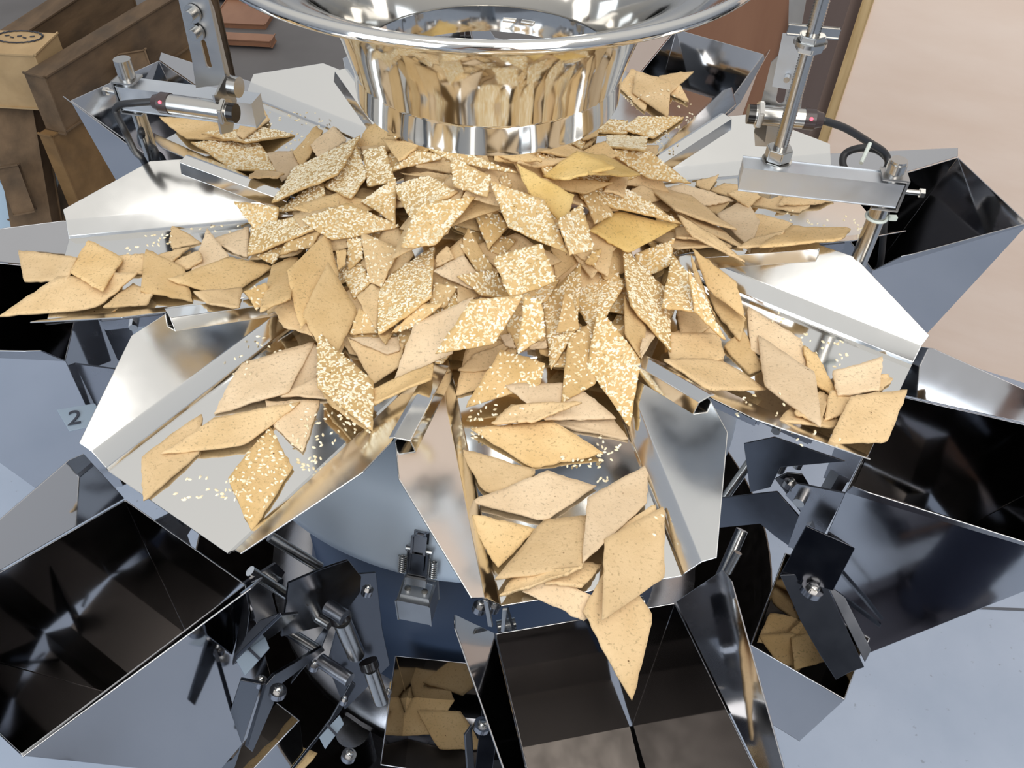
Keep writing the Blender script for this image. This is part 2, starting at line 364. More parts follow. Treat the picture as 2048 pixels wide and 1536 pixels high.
def make_hopper():
    t = thing('feed_hopper', '', 'hopper', place(0), ang(0))
    s_ = []
    for s in (1, -1):
        s_.append([P_(.397, .066*s, -.040), P_(.56, .066*s, 0), P_(.541, .065*s, -.055), P_(.48, .060*s, -.235), P_(.405, .058*s, -.235)])
    bw = [P_(.397, .066, -.040), P_(.397, -.066, -.040), P_(.405, -.058, -.235), P_(.405, .058, -.235)]
    o1 = [P_(.56, .066, 0), P_(.56, -.066, 0), P_(.541, -.065, -.055), P_(.541, .065, -.055)]
    o2 = [P_(.541, .065, -.055), P_(.541, -.065, -.055), P_(.48, -.060, -.235), P_(.48, .060, -.235)]
    s_ = [[P_(*q) if 0 else q for q in f] for f in s_]
    b = sheet('hopper_body', s_+[bw, o1, o2], .0012, 'steel_bucket', t); add_bevel(b, .0008)
    for s in (1, -1):
        w = sheet('flared_wing', [[P_(.397, .0672*s, -.040), P_(.399, .094*s, -.002), P_(.41, .0955*s, .0005), P_(.56, .073*s, .008), P_(.56, .0672*s, 0)]], .0012, 'steel_bucket', t); add_bevel(w, .0008)
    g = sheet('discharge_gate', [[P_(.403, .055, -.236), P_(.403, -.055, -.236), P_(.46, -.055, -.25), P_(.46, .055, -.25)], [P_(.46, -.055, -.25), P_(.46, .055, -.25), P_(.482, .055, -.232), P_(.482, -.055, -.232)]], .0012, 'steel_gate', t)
    for s in (1, -1):
        h = prism('hanger_plate', [P_(.36, .048*s, -.075), P_(.398, .048*s, -.06), P_(.398, .048*s, -.15), P_(.375, .048*s, -.16), P_(.372, .048*s, -.105), P_(.355, .048*s, -.095)], (0, .002*s, 0), 'steel_dark', t)
        cyl('pin', P_(.368, .044*s, -.088), P_(.368, .058*s, -.088), .005, 'steel_bolt', t, 12)
    return t
hop = make_hopper(); hop['group'] = 'feed hoppers around the machine'
HL = {0: 'open steel hopper in the middle foreground with the hanging cracker tip over it', -1: 'large dark open steel hopper at the lower left, its wing reflecting pale floor',
      -2: 'steel hopper cut by the left edge beneath the overhanging plain crackers', -3: 'steel hopper at the rear left beneath the left sensor arm',
      4: 'steel hopper at the rear behind the feed funnel', 3: 'steel hopper at the rear right before the reddish panel', 2: 'steel hopper at the right beneath the clamp, before the plywood crate',
      1: 'wide black-looking steel hopper at the right edge below the square cracker'}
for k in (-1, -2, -3, 4, 3, 2, 1): dup(hop, place(k), ang(k), HL[k])
hop['label'] = HL[0]

cone = lathe('spreader_cone', [(.185, -.012), (.19, -.006), (.175, .002), (.03, .052), (.012, .056), (.0005, .057)], 'steel', None, 96)
tag(cone, 'steel spreader cone buried under the cracker heap', 'cone')

# casing lid, body and base
cs = thing('machine_casing', 'round blue-grey machine casing beneath the chutes', 'machine body', (0, 0, FZ))
def up_(pr): return [(r, z-FZ) for r, z in pr]
lathe('lid', up_([(.02, -.062), (.16, -.066), (.215, -.085), (.25, -.113), (.272, -.145), (.281, -.168), (.283, -.176), (.278, -.180), (.22, -.180)]), 'casing', cs, 128)
lathe('lower_body', up_([(.22, -.180), (.235, -.185), (.235, -.50), (.245, -.52)]), 'navy', cs, 96)
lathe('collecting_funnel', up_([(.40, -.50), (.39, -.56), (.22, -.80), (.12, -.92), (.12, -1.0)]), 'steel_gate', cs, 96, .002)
lathe('base_ring', up_([(.245, -.52), (.30, -.525), (.30, -.56), (.2, -.57)]), 'steel_dark', cs, 64)
for a in range(4):
    aa = ang(0)+math.pi/4+a*math.pi/2; x, y = .3*math.cos(aa), .3*math.sin(aa)
    cyl('leg', (x, y, .5), (x, y, 0), .022, 'steel_dark', cs)

# toggle latch on the casing rim
pL = W(842, 1135, -.172); dL = Vector((pL.x, pL.y, 0)).normalized(); sL = Vector((-dL.y, dL.x, 0))
Z3 = Vector((0, 0, 1))
lt = thing('toggle_latch', 'small toggle latch with two coil springs on the casing rim left of the front chute', 'latch', tuple(pL))
def LL(a, b_, c): return dL*a+sL*b_+Vector((0, 0, c))
bm = bmesh.new(); box_into(bm, LL(.016, 0, -.030), dL, sL, (0, 0, 1), .014, .0155, .016, .001); build('base_block', bm, 'alu_grey', lt)
bm = bmesh.new(); box_into(bm, LL(.016, 0, -.0128), dL, sL, (0, 0, 1), .008, .013, .0012, .0005); build('screw_plate', bm, 'alu', lt)
for s in (1, -1):
    cyl('screw', LL(.018, .008*s, -.0125), LL(.018, .008*s, -.009), .003, 'steel_bolt', lt, 10)
ev = (Z3*.92-dL*.40).normalized(); ov = (dL*.92+Z3*.40).normalized()
def LE(a, b_, c): return ov*(a+.008)+sL*b_+ev*c
bm = bmesh.new(); box_into(bm, LE(.004, 0, .012), ov, sL, ev, .003, .0085, .013, .001); box_into(bm, LE(.007, 0, .016), ov, sL, ev, .002, .0055, .008, .001); build('lever', bm, 'steel_black', lt)
bm = bmesh.new(); box_into(bm, LE(.007, 0, -.004), ov, sL, ev, .003, .009, .003, .0008); build('lever_tip', bm, 'steel_bolt', lt)
cyl('hook_pin', LE(.004, -.012, .027), LE(.004, .012, .027), .0028, 'steel_bolt', lt, 12)
bm = bmesh.new(); box_into(bm, LE(.003, 0, .034), ov, sL, ev, .004, .005, .007, .002); build('hook', bm, 'steel_dark', lt)
for s in (1, -1):
    cyl('side_link', LE(.004, s*.0095, -.002), LE(.004, s*.0095, .027), .0016, 'steel_bolt', lt, 8)
    pts = [LE(.005, s*.0145, .002+.016*i/60)+(sL*math.cos(i*math.pi/4)+ov*math.sin(i*math.pi/4))*.0032 for i in range(61)]
    tube('coil_spring', pts, .0009, 'steel_bolt', lt, 6, 1)

# ------------------------------------------------------------ gate linkages under the chutes
def poly(name, pts, th, mat, parent):
    q = Vector(parent.location); P = [W(*p)-q for p in pts]
    A = np.array([tuple(p) for p in P]); c = A.mean(0); n = np.linalg.svd(A-c)[2][2]; n = n if n[2] > 0 else -n
    cw_ = c+np.array(q); P = [Wd(p[0], p[1], cw_, n)-q for p in pts]; n = Vector(n)
    o = prism(name, P, -n*th, mat, parent); add_bevel(o, .0005, 1); return o
def rod(name, a, b_, r, mat, parent, n=16): q = Vector(parent.location); return cyl(name, W(*a)-q, W(*b_)-q, r, mat, parent, n)
def bolt(parent, p, r, h=.006, dirn=None):
    q = Vector(parent.location); c = W(*p)-q; d = Vector(dirn) if dirn else (Vector((.25, .25, .92))).normalized()
    bm = bmesh.new(); cyl_into(bm, c-d*.004, c+d*h*.6, r*.75, 6); bmesh.ops.bevel(bm, geom=bm.edges[:], offset=r*.1, segments=2, affect='EDGES')
    bmesh.ops.create_uvsphere(bm, u_segments=14, v_segments=8, radius=1, matrix=Matrix.Translation(c+d*h*.6) @ d.to_track_quat('Z', 'Y').to_matrix().to_4x4() @ Matrix.Diagonal((r*.62, r*.62, h*.35, 1)))
    o = build('bolt', bm, 'steel_bolt', parent, True); cyl('washer', c-d*.004, c+d*h*.2, r*1.15, 'steel_dark', o, 24); return o
def digit(ch, a, b_, c, d, z, parent, size):
    """raised digit on a plate; a..b_ bottom edge px, c top px"""
    q = Vector(parent.location); o0 = W(*a, z)-q; X = (W(*b_, z)-W(*a, z)); Y = (W(*c, z)-W(*a, z)); Xn = X.normalized(); Yn = (Y-Xn*Y.dot(Xn)).normalized(); N = Xn.cross(Yn)
    cu = bpy.data.curves.new('digit', 'FONT'); cu.body = ch; cu.size = size; cu.extrude = .0002; cu.align_x = 'CENTER'; cu.align_y = 'CENTER'
    tmp = bpy.data.objects.new('tmp', cu); COL.objects.link(tmp); dg = bpy.context.evaluated_depsgraph_get(); me = bpy.data.meshes.new_from_object(tmp.evaluated_get(dg)); bpy.data.objects.remove(tmp)
    me.transform(Matrix(((Xn.x, Yn.x, N.x, o0.x), (Xn.y, Yn.y, N.y, o0.y), (Xn.z, Yn.z, N.z, o0.z), (0, 0, 0, 1))) @ Matrix.Translation((0, 0, .0012)))
    me.materials.clear(); return link('digit', me, 'ink', parent)

g1 = thing('gate_linkage', 'dark steel gate linkage with bolts, rollers and springs left of the latch', 'linkage', tuple(W(620, 1260, -0.180)))
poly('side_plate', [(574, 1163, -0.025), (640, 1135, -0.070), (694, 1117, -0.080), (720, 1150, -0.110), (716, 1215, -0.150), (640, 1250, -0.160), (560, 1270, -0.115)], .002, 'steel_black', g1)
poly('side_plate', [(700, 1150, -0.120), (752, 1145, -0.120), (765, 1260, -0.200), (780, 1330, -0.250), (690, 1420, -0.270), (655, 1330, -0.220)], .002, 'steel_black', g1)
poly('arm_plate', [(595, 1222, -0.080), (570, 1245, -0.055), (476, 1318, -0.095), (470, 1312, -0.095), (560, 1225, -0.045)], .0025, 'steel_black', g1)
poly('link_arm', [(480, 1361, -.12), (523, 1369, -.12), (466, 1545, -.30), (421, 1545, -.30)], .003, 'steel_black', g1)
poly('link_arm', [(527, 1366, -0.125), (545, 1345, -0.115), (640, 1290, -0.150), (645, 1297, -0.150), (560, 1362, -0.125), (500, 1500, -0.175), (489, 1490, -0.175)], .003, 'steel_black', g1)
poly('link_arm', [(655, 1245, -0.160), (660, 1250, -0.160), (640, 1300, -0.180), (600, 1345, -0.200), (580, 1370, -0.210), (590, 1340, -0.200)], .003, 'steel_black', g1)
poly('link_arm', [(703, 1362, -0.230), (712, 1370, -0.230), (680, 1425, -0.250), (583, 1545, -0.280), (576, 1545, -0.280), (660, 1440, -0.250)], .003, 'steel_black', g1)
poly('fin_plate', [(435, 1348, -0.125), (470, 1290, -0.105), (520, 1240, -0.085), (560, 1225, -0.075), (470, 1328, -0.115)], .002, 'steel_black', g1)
rod('cross_rod', (540, 1073, -0.045), (640, 1135, -0.080), .0042, 'steel_bolt', g1)
rod('cross_rod', (500, 1142, -0.065), (575, 1190, -0.100), .0042, 'steel_bolt', g1)
rod('cross_rod', (595, 1210, -0.130), (660, 1250, -0.130), .0045, 'steel_bolt', g1)
rod('cross_rod', (575, 1262, -0.160), (635, 1300, -0.160), .0045, 'steel_bolt', g1)
rod('cross_rod', (640, 1320, -0.180), (700, 1360, -0.180), .006, 'steel_dark', g1)
rod('roller', (655, 1213, -0.100), (690, 1235, -0.100), .0065, 'steel_dark', g1)
rod('spring_tube', (683, 1240, -0.110), (712, 1308, -0.170), .0075, 'steel_bolt', g1)
rod('spring_cap', (677, 1226, -0.105), (684, 1241, -0.110), .009, 'lens_black', g1)
rod('spring_tube', (740, 1335, -0.180), (762, 1400, -0.240), .0065, 'steel_bolt', g1)
rod('spring_cap', (736, 1322, -0.175), (741, 1337, -0.180), .008, 'lens_black', g1)
rod('pivot', (600, 1185, -0.090), (622, 1195, -0.090), .007, 'steel_bolt', g1)
for p, r in (((556, 1382, -0.115), .0055), ((522, 1362, -0.125), .004), ((735, 1180, -0.100), .004), ((698, 1510, -0.250), .0055), ((628, 1330, -0.180), .004), ((775, 1385, -0.240), .003), ((688, 1400, -0.230), .003)): bolt(g1, p, r)
def plate(name, quad, z, ch, dc, dx, dy, label, parentname=None, size=.02):
    t = thing(name, label, 'number plate', tuple(W(*quad[0], z)))
    poly('plate', [(*p, z) for p in quad], .0015, 'label_plate', t)
    digit(ch, dc, dx, dy, None, z, t, size)
plate('number_plate', [(472, 1320), (527, 1265), (539, 1295), (490, 1351)], -.072, '1', (510, 1310), (530, 1292), (503, 1290), 'small grey plate with the digit 1, upper of the two beside the left linkage', size=.019)
plate('number_plate', [(638, 1474), (679, 1429), (688, 1447), (650, 1498)], -.185, '1', (665, 1462), (680, 1448), (658, 1448), 'lower small plate with the digit 1, near the bottom edge by the linkage', size=.019)
plate('number_plate', [(113, 819), (190, 806), (212, 846), (138, 862)], -.05, '2', (150, 838), (170, 834), (145, 822), 'bluish plate with the digit 2 left of the front-left chute wing', size=.024)

def whopper(label, top, z, dz, shrink, mat='steel_bucket', name='weigh_hopper'):
    """open box from four rim pixels (on height z), tapering down"""
    P = [W(*p, z) for p in top]; c = sum(P, Vector())/4; t = thing(name, label, 'hopper', (c.x, c.y, z-dz), 0, 'weigh hoppers under the feed hoppers')
    q = Vector(t.location); P = [p-q for p in P]; cc = sum(P, Vector())/4; B = [cc+(p-cc)*shrink-Vector((0, 0, dz)) for p in P]
    fs = [[P[i], P[(i+1) % 4], B[(i+1) % 4], B[i]] for i in range(4)]
    o = sheet('hopper_body', fs, .0014, mat, t); add_bevel(o, .0008)
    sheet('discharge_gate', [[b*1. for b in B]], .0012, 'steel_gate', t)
    return t
whopper('weigh hopper low at the right holding a few plain crackers', [(1500, 1290), (1570, 1105), (1770, 1175), (1690, 1400)], -.27, .14, .82)
whopper('weigh hopper at the lower left seen under the big dark hopper', [(330, 1370), (420, 1300), (600, 1440), (450, 1600)], -.34, .14, .8)
whopper('weigh hopper at the bottom left of the middle hopper with dim crackers inside', [(790, 1310), (985, 1330), (960, 1560), (760, 1530)], -.40, .13, .8)

g2 = thing('gate_linkage', 'steel gate linkage with rods and a square bar between front and front-right chutes', 'linkage', tuple(W(1580, 1000, -.18)))
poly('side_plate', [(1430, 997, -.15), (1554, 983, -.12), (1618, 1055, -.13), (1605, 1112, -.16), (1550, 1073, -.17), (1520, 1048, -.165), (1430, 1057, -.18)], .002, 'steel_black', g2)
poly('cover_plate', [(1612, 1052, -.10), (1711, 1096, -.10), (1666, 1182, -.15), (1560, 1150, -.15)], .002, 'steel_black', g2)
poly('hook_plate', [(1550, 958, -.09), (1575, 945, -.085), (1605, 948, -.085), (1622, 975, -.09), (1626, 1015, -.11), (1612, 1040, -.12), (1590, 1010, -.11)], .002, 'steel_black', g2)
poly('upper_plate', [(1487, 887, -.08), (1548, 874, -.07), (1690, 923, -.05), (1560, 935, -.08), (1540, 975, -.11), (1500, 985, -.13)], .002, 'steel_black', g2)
rod('square_bar', (1680, 948, -.08), (1622, 1050, -.12), .0085, 'steel_dark', g2, 4)
rod('cross_rod', (1581, 893, -.10), (1556, 940, -.13), .0062, 'steel_bolt', g2)
rod('cross_rod', (1528, 885, -.12), (1446, 1000, -.18), .0045, 'steel_bolt', g2)
rod('cross_rod', (1610, 900, -.09), (1594, 935, -.11), .004, 'steel_bolt', g2)
rod('cross_rod', (1484, 1060, -.2), (1440, 1160, -.24), .006, 'steel_bolt', g2)
rod('cross_rod', (1476, 1105, -.19), (1455, 1145, -.21), .004, 'steel_bolt', g2)
for p, r in (((1581, 967, -.085), .0055), ((1597, 998, -.10), .004)): bolt(g2, p, r)
g3 = thing('gate_link', 'dark double gate link with a large bolt over the low right weigh hopper', 'arm', tuple(W(1630, 1250, -.2)))
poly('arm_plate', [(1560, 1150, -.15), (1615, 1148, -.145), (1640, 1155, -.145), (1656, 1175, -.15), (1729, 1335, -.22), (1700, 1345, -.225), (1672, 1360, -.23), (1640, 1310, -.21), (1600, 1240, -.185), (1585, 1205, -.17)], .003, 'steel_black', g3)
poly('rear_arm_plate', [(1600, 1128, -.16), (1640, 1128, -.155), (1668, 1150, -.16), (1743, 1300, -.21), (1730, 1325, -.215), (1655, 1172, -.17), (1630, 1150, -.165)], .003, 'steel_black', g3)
bolt(g3, (1624, 1179, -.15), .0085, .007)
g4 = thing('hanger_bracket', 'small steel hanger with bolts at the left end edge of the front chute', 'bracket', tuple(W(985, 1260, -.06)))
poly('strip', [(968, 1195, -.02), (978, 1200, -.02), (987, 1250, -.07), (977, 1248, -.07)], .002, 'steel_bolt', g4)
poly('strip', [(1005, 1215, -.03), (1016, 1215, -.03), (1010, 1262, -.07), (1002, 1258, -.07)], .002, 'steel_bolt', g4)
bolt(g4, (960, 1213, -.05), .0045); bolt(g4, (988, 1212, -.05), .004)
g5 = thing('gate_linkage', 'blurred bright links beneath the left wing of the middle hopper', 'linkage', tuple(W(970, 1480, -.3)))
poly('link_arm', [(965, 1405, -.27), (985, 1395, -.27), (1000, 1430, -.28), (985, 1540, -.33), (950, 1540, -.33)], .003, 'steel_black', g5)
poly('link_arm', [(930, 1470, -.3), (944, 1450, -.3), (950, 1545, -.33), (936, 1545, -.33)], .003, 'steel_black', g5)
bolt(g5, (965, 1450, -.27), .007)

# ------------------------------------------------------------ feed funnel
fn = thing('feed_funnel', 'polished round steel feed funnel above the cracker heap', 'funnel', (0, 0, .1585))
pf = [(.1103, .1585), (.1105, .162), (.1105, .181), (.1112, .184), (.1135, .192), (.1165, .203), (.121, .217), (.128, .233), (.138, .248), (.152, .262), (.170, .2735), (.190, .281), (.2085, .2855)]
o = lathe('funnel_shell', [(r, z-.1585) for r, z in pf], 'steel_funnel', fn, 160, .0015)
rim = [(.2085+.0042*math.cos(a), .2862+.0042*math.sin(a)-.1585) for a in [2*math.pi*i/12 for i in range(13)]]
lathe('rolled_rim', rim, 'steel_funnel', fn, 160)['label'] = 'rounded bright rim'
def dent(name, a0, w, z, rr):
    pts = [Vector((rr*math.cos(a0+w*(i/6-.5)), rr*math.sin(a0+w*(i/6-.5)), z-.1585)) for i in range(7)]
    o = tube(name, pts, .0016, 'steel_funnel', fn, 8, 3); o['label'] = 'small weld mark'
for aa in (-1.64, -1.45): dent('weld_mark', aa, .11, .167, .1098)
for aa in (1.44, 1.28): dent('weld_mark', aa, .11, .170, .1085)
# ------------------------------------------------------------ sensor arms
def ubar(t, p_post, p_end, zt, h, w, side):
    """square bar from post to end with a U clamp at the post"""
    q = Vector(t.location); A = Vector((*p_post[:2], zt-h/2))-q; B = Vector((*p_end[:2], zt-h/2))-q; d = (B-A).normalized(); s = d.cross(Vector((0, 0, 1)))
    A2 = A-d*.008
    bm = bmesh.new(); box_into(bm, (A2+B)/2, d, s, (0, 0, 1), (B-A2).length/2, w/2, h/2, .0007); build('bar', bm, 'alu', t)
    # clamp strap wrapped round the bar's outer end
    E_ = A2-d*.002; bm = bmesh.new(); hh = h/2+.0035
    box_into(bm, E_-d*.0008, d, s, (0, 0, 1), .0008, w/2, hh, .0003)
    for sg in (1, -1): box_into(bm, E_+d*.009+Vector((0, 0, sg*hh)), d, s, (0, 0, 1), .0105, w/2, .0008, .0003)
    build('clamp_strap', bm, 'alu_grey', t)
    b = cyl('clamp_screw', E_, E_-d*.016, .0022, 'steel_bolt', t, 12)
    cyl('screw_head', E_-d*.016, E_-d*.0195, .0042, 'steel_bolt', b, 6); cyl('lock_nut', E_-d*.001, E_-d*.004, .0042, 'steel_bolt', b, 6)
    return A, B, d, s
def hexnut(t, c, ax, r, h, name='hex_nut'):
    bm = bmesh.new(); cyl_into(bm, Vector(c)-Vector(ax)*h/2, Vector(c)+Vector(ax)*h/2, r, 6)
    bmesh.ops.bevel(bm, geom=[e for e in bm.edges], offset=r*.08, segments=2, affect='EDGES'); return build(name, bm, 'steel_bolt', t)
Z = Vector((0, 0, 1))
# right arm
pr = tuple(W(1784, 357, .125).xy)
rt = thing('sensor_holder', 'aluminium bar arm at the right on a round post, carrying a threaded rod', 'sensor holder', (*pr, -.1))
qq = Vector(rt.location)
pe = W(1488, 325, .125)
A, B, d, s = ubar(rt, pr, pe, .125, .021, .0185, 1)
cyl('post', (0, 0, 0), (0, 0, .222), .0075, 'steel_bolt', rt, 32)
cyl('post_top', (0, 0, .222), (0, 0, .2425), .0068, 'steel_bolt', rt, 32)
cyl('post_ring', (0, 0, .232), (0, 0, .240), .0078, 'steel_bolt', rt, 32)
bm = bmesh.new(); tube_into(bm, [Vector((.0085*math.cos(a), .0085*math.sin(a), .187)) for a in [i*math.pi/6 for i in range(13)]], .0014, 6, 2); o = build('zip_tie', bm, 'zip_tie', rt, True)
bm = bmesh.new(); box_into(bm, (.013, -.002, .188), (1, 0, 0), (0, 1, 0), (0, 0, 1), .0035, .0022, .002, .0004); build('tie_tail', bm, 'zip_tie', rt)
rx, ry = W(1553, 322, .125).xy
rp = Vector((rx, ry, .125))-qq
def thread_rod(t, p0, p1, r):
    L = (p1-p0).length; nn = int(L/.0022); prof = []
    for i in range(nn): prof += [(r, i*.0022), (r*.86, i*.0022+.0011)]
    lathe('threaded_rod', prof, 'steel_bolt', t, 20, 0, tuple(p0), True)
thread_rod(rt, rp-Z*.03, rp+Z*.26, .0058)
hexnut(rt, rp+Z*.0075, (0, 0, 1), .0115, .011); cyl('washer', rp, rp+Z*.0015, .0125, 'steel_bolt', rt, 32)
hexnut(rt, rp-Z*.027, (0, 0, 1), .0105, .009)
zc = .125
for z_, r_ in ((.098, .011), (.106, .011)): hexnut(rt, rp+Z*z_, (0, 0, 1), r_, .005)
cyl('washer', rp+Z*.1005, rp+Z*.1035, .0125, 'steel_bolt', rt, 32)
bm = bmesh.new()
for sg in (1, -1): box_into(bm, rp+Z*.110+s*sg*.0+d*sg*.012, d, s, Z, .006, .0015, .0028, .001)
build('wing_nut', bm, 'steel_bolt', rt)
# right slotted bracket and sensor
def slot_plate(t, name, P, n, th, slots, mat):
    """plate polygon P (list of 3D, local) with slots cut (list of (centre, dirvec, halflen, halfwidth))"""
    hs = []
    for c, dv, hl, hw in slots:
        sd = n.cross(dv).normalized(); dv = sd.cross(n).normalized(); pts = []
        for k in range(9): a = math.pi*k/8; pts.append(c+dv*hl+(sd*math.cos(a)+dv*math.sin(a))*hw)
        for k in range(9): a = math.pi*k/8; pts.append(c-dv*hl+(-sd*math.cos(a)-dv*math.sin(a))*hw)
        hs.append([p-n*((p-P[0]).dot(n)) for p in pts])
    o = holed(name, P, hs, n, th, mat, t)
    return o
ax = (W(1645, 240, .145)-W(1500, 228, .145)).normalized()      # sensor axis
pc = W(1570, 235, .145)
sb = thing('sensor_bracket', 'slotted steel bracket holding the right photo sensor behind the threaded rod', 'bracket', tuple(pc))
pn = Vector((pc.x-CP[0], pc.y-CP[1], 0)).normalized()
def sp(u, v): return Wd(u, v, tuple(pc+pn*.006), tuple(pn))-pc
slot_plate(sb, 'slotted_plate', [sp(*p) for p in ((1508, 262), (1542, 125), (1575, 95), (1580, -60), (1640, -60), (1620, 60), (1600, 230), (1568, 295), (1510, 292))], pn, .002,
           [(sp(1617, 35), (sp(1622, -5)-sp(1607, 75)).normalized(), .018, .0042), (sp(1562, 190), (sp(1566, 170)-sp(1558, 212)).normalized(), .0045, .0035)], 'alu_grey')
o = prism('joint_plate', [sp(1566, 65)-pn*.003, sp(1612, 68)-pn*.003, sp(1588, 178)-pn*.003, sp(1545, 170)-pn*.003], pn*.002, 'alu', sb)
c = sp(1576, 150)-pn*.004; cyl('rivet', c, c-pn*.006, .0025, 'steel_bolt', sb, 12)
c = sp(1565, 180)-pn*.004
tb = prism('sensor_tab', [sp(1508, 265), sp(1520, 205), sp(1540, 205), sp(1530, 285)], pn*.002, 'alu_grey', sb)
def sensor(label, a, b_, nut_at, cable_dir):
    """cylindrical photo sensor from lens end a to cable end b_"""
    t = thing('photo_sensor', label, 'sensor', tuple(a)); d = (b_-a).normalized(); L = (b_-a).length
    cyl('barrel', d*.004, d*(L-.016), .0085, 'steel_bolt', t, 32)
    cyl('lens', d*-.002, d*.004, .0083, 'lens_black', t, 32)
    hexnut(t, d*nut_at, d, .0125, .005)
    cyl('lamp_ring', d*(L-.016), d*(L-.007), .0092, 'sensor_cap', t, 32)
    cyl('cable_gland', d*(L-.007), d*(L), .0078, 'sensor_cap', t, 32, .006)
    v = (Vector(CP)-a).normalized(); v = (v-d*v.dot(d)).normalized()
    bm = bmesh.new(); bmesh.ops.create_uvsphere(bm, u_segments=12, v_segments=8, radius=.0016, matrix=Matrix.Translation(d*(L-.0115)+v*.0092)); o = build('indicator_lamp', bm, 'red_lamp', t, True)
    o['label'] = 'glowing red dot'
    return t
sensor('right photo sensor with a red light, its lens facing the funnel', W(1500, 228, .145), W(1645, 240, .145), .008, 1)
cab = tube('sensor_cable', [W(*p) for p in ((1643, 240, .145), (1690, 256, .135), (1735, 283, .115), (1768, 305, .10), (1776, 330, .09), (1755, 352, .082), (1715, 354, .08), (1688, 335, .085), (1690, 308, .092), (1722, 296, .10), (1758, 302, .10), (1782, 330, .085), (1785, 370, .06), (1770, 440, .02), (1762, 520, -.03), (1750, 600, -.10))], .0034, 'black_rubber', None, 10)
tag(cab, 'black sensor cable coiled behind the right aluminium bar', 'cable')
o = cyl('zip_tie', W(1740, 287, .122), W(1722, 326, .115), .0018, 'zip_tie', None, 8); tag(o, 'pale zip tie across the coiled cable at the right', 'zip tie')

# left arm
plx = tuple(W(258, 165, .115).xy)
la = thing('sensor_holder', 'aluminium bar arm at the left with a U clamp and pin, before the pallets', 'sensor holder', (*plx, -.1))
qq = Vector(la.location); pe = W(512, 197, .115)
A, B, d, s = ubar(la, plx, pe, .115, .024, .020, 1)
cyl('post', (0, 0, .03), (0, 0, .19), .0068, 'steel_bolt', la, 32)
cyl('post_top', (0, 0, .20), (0, 0, .238), .0078, 'steel_bolt', la, 32)
cyl('post_foot', (0, 0, .0), (0, 0, .09), .0105, 'steel_dark', la, 32)
bm = bmesh.new(); tube_into(bm, [Vector((.010*math.cos(a), .010*math.sin(a), .10)) for a in [i*math.pi/6 for i in range(13)]], .0014, 6, 2); build('zip_tie', bm, 'zip_tie', la, True)
pc = W(440, 200, .127)
lb = thing('sensor_bracket', 'slotted steel bracket hanging over the left arm with the left photo sensor in its tab', 'bracket', tuple(pc))
pn = Vector((.25, 1, 0)).normalized()
def sp(u, v): return Wd(u, v, tuple(pc+pn*.004), tuple(pn))-pc
slot_plate(lb, 'slotted_plate', [sp(*p) for p in ((345, -60), (402, -60), (417, 0), (449, 146), (452, 168), (392, 176), (384, 120), (357, 0))], pn, .002,
           [(sp(412, 108), (sp(405, 88)-sp(416, 132)).normalized(), .010, .0028)], 'alu_grey')
for p in ((388, 25), (395, 62)):
    c = sp(*p)-pn*.001; o = cyl('bolt', c, c-pn*.009, .0045, 'steel_bolt', lb, 16); cyl('washer', c, c-pn*.003, .0075, 'steel_bolt', o, 20)
tn = (W(430, 222, .127)-W(320, 203, .127)).normalized()
def tp(u, v): return Wd(u, v, tuple(W(432, 222, .127)), tuple(tn))-pc
prism('sensor_tab', [tp(449, 148), tp(428, 190), tp(424, 190), tp(440, 268), tp(462, 262), tp(470, 200), tp(458, 158)], tn*.002, 'alu_grey', lb)
prism('bend_strip', [tp(449, 148), tp(458, 158), tp(425, 20), tp(417, 0)], Vector((.001, .002, 0)), 'alu_grey', lb)
cyl('round_nut', sp(462, 172), sp(462, 172)+tn*.008, .009, 'steel_bolt', lb, 24)
sensor('left photo sensor with a red light, its cable end toward the pallets', W(468, 226, .127), W(308, 203, .127), .008, -1)
cab = tube('sensor_cable', [W(*p) for p in ((309, 203, .127), (270, 206, .125), (240, 210, .12), (232, 225, .112), (250, 262, .10), (268, 300, .07), (285, 318, .045), (300, 345, .02), (312, 335, .03), (310, 300, .05), (290, 285, .05), (282, 262, .07), (285, 290, .03), (320, 310, -.01), (330, 330, -.05))], .0032, 'black_rubber', None, 10)
tag(cab, 'black sensor cable looping down beside the left arm post', 'cable')
# ------------------------------------------------------------ crackers
CR = dict(c1=(0, 0, .3418), c3=(1348, 0, .3418), c4=(0, 400, .3418), c5=(650, 350, .3418), c6=(1348, 450, .3418), d1=(0, 850, .3418), d2=(350, 1011, .3418), d3=(850, 1011, .3418), d4=(1348, 1011, .3418),
          d5=(850, 700, .3418), d6=(250, 600, .3418), c2=(600, 0, .3906), e1=(1200, 50, .2734), e2=(300, 80, .2441), f1=(450, 240, .1953), f2=(800, 240, .1953), f3=(1130, 220, .1953), f4=(1130, 480, .1953),
          f5=(480, 450, .1953), f6=(780, 480, .1953), f7=(1380, 330, .1953))
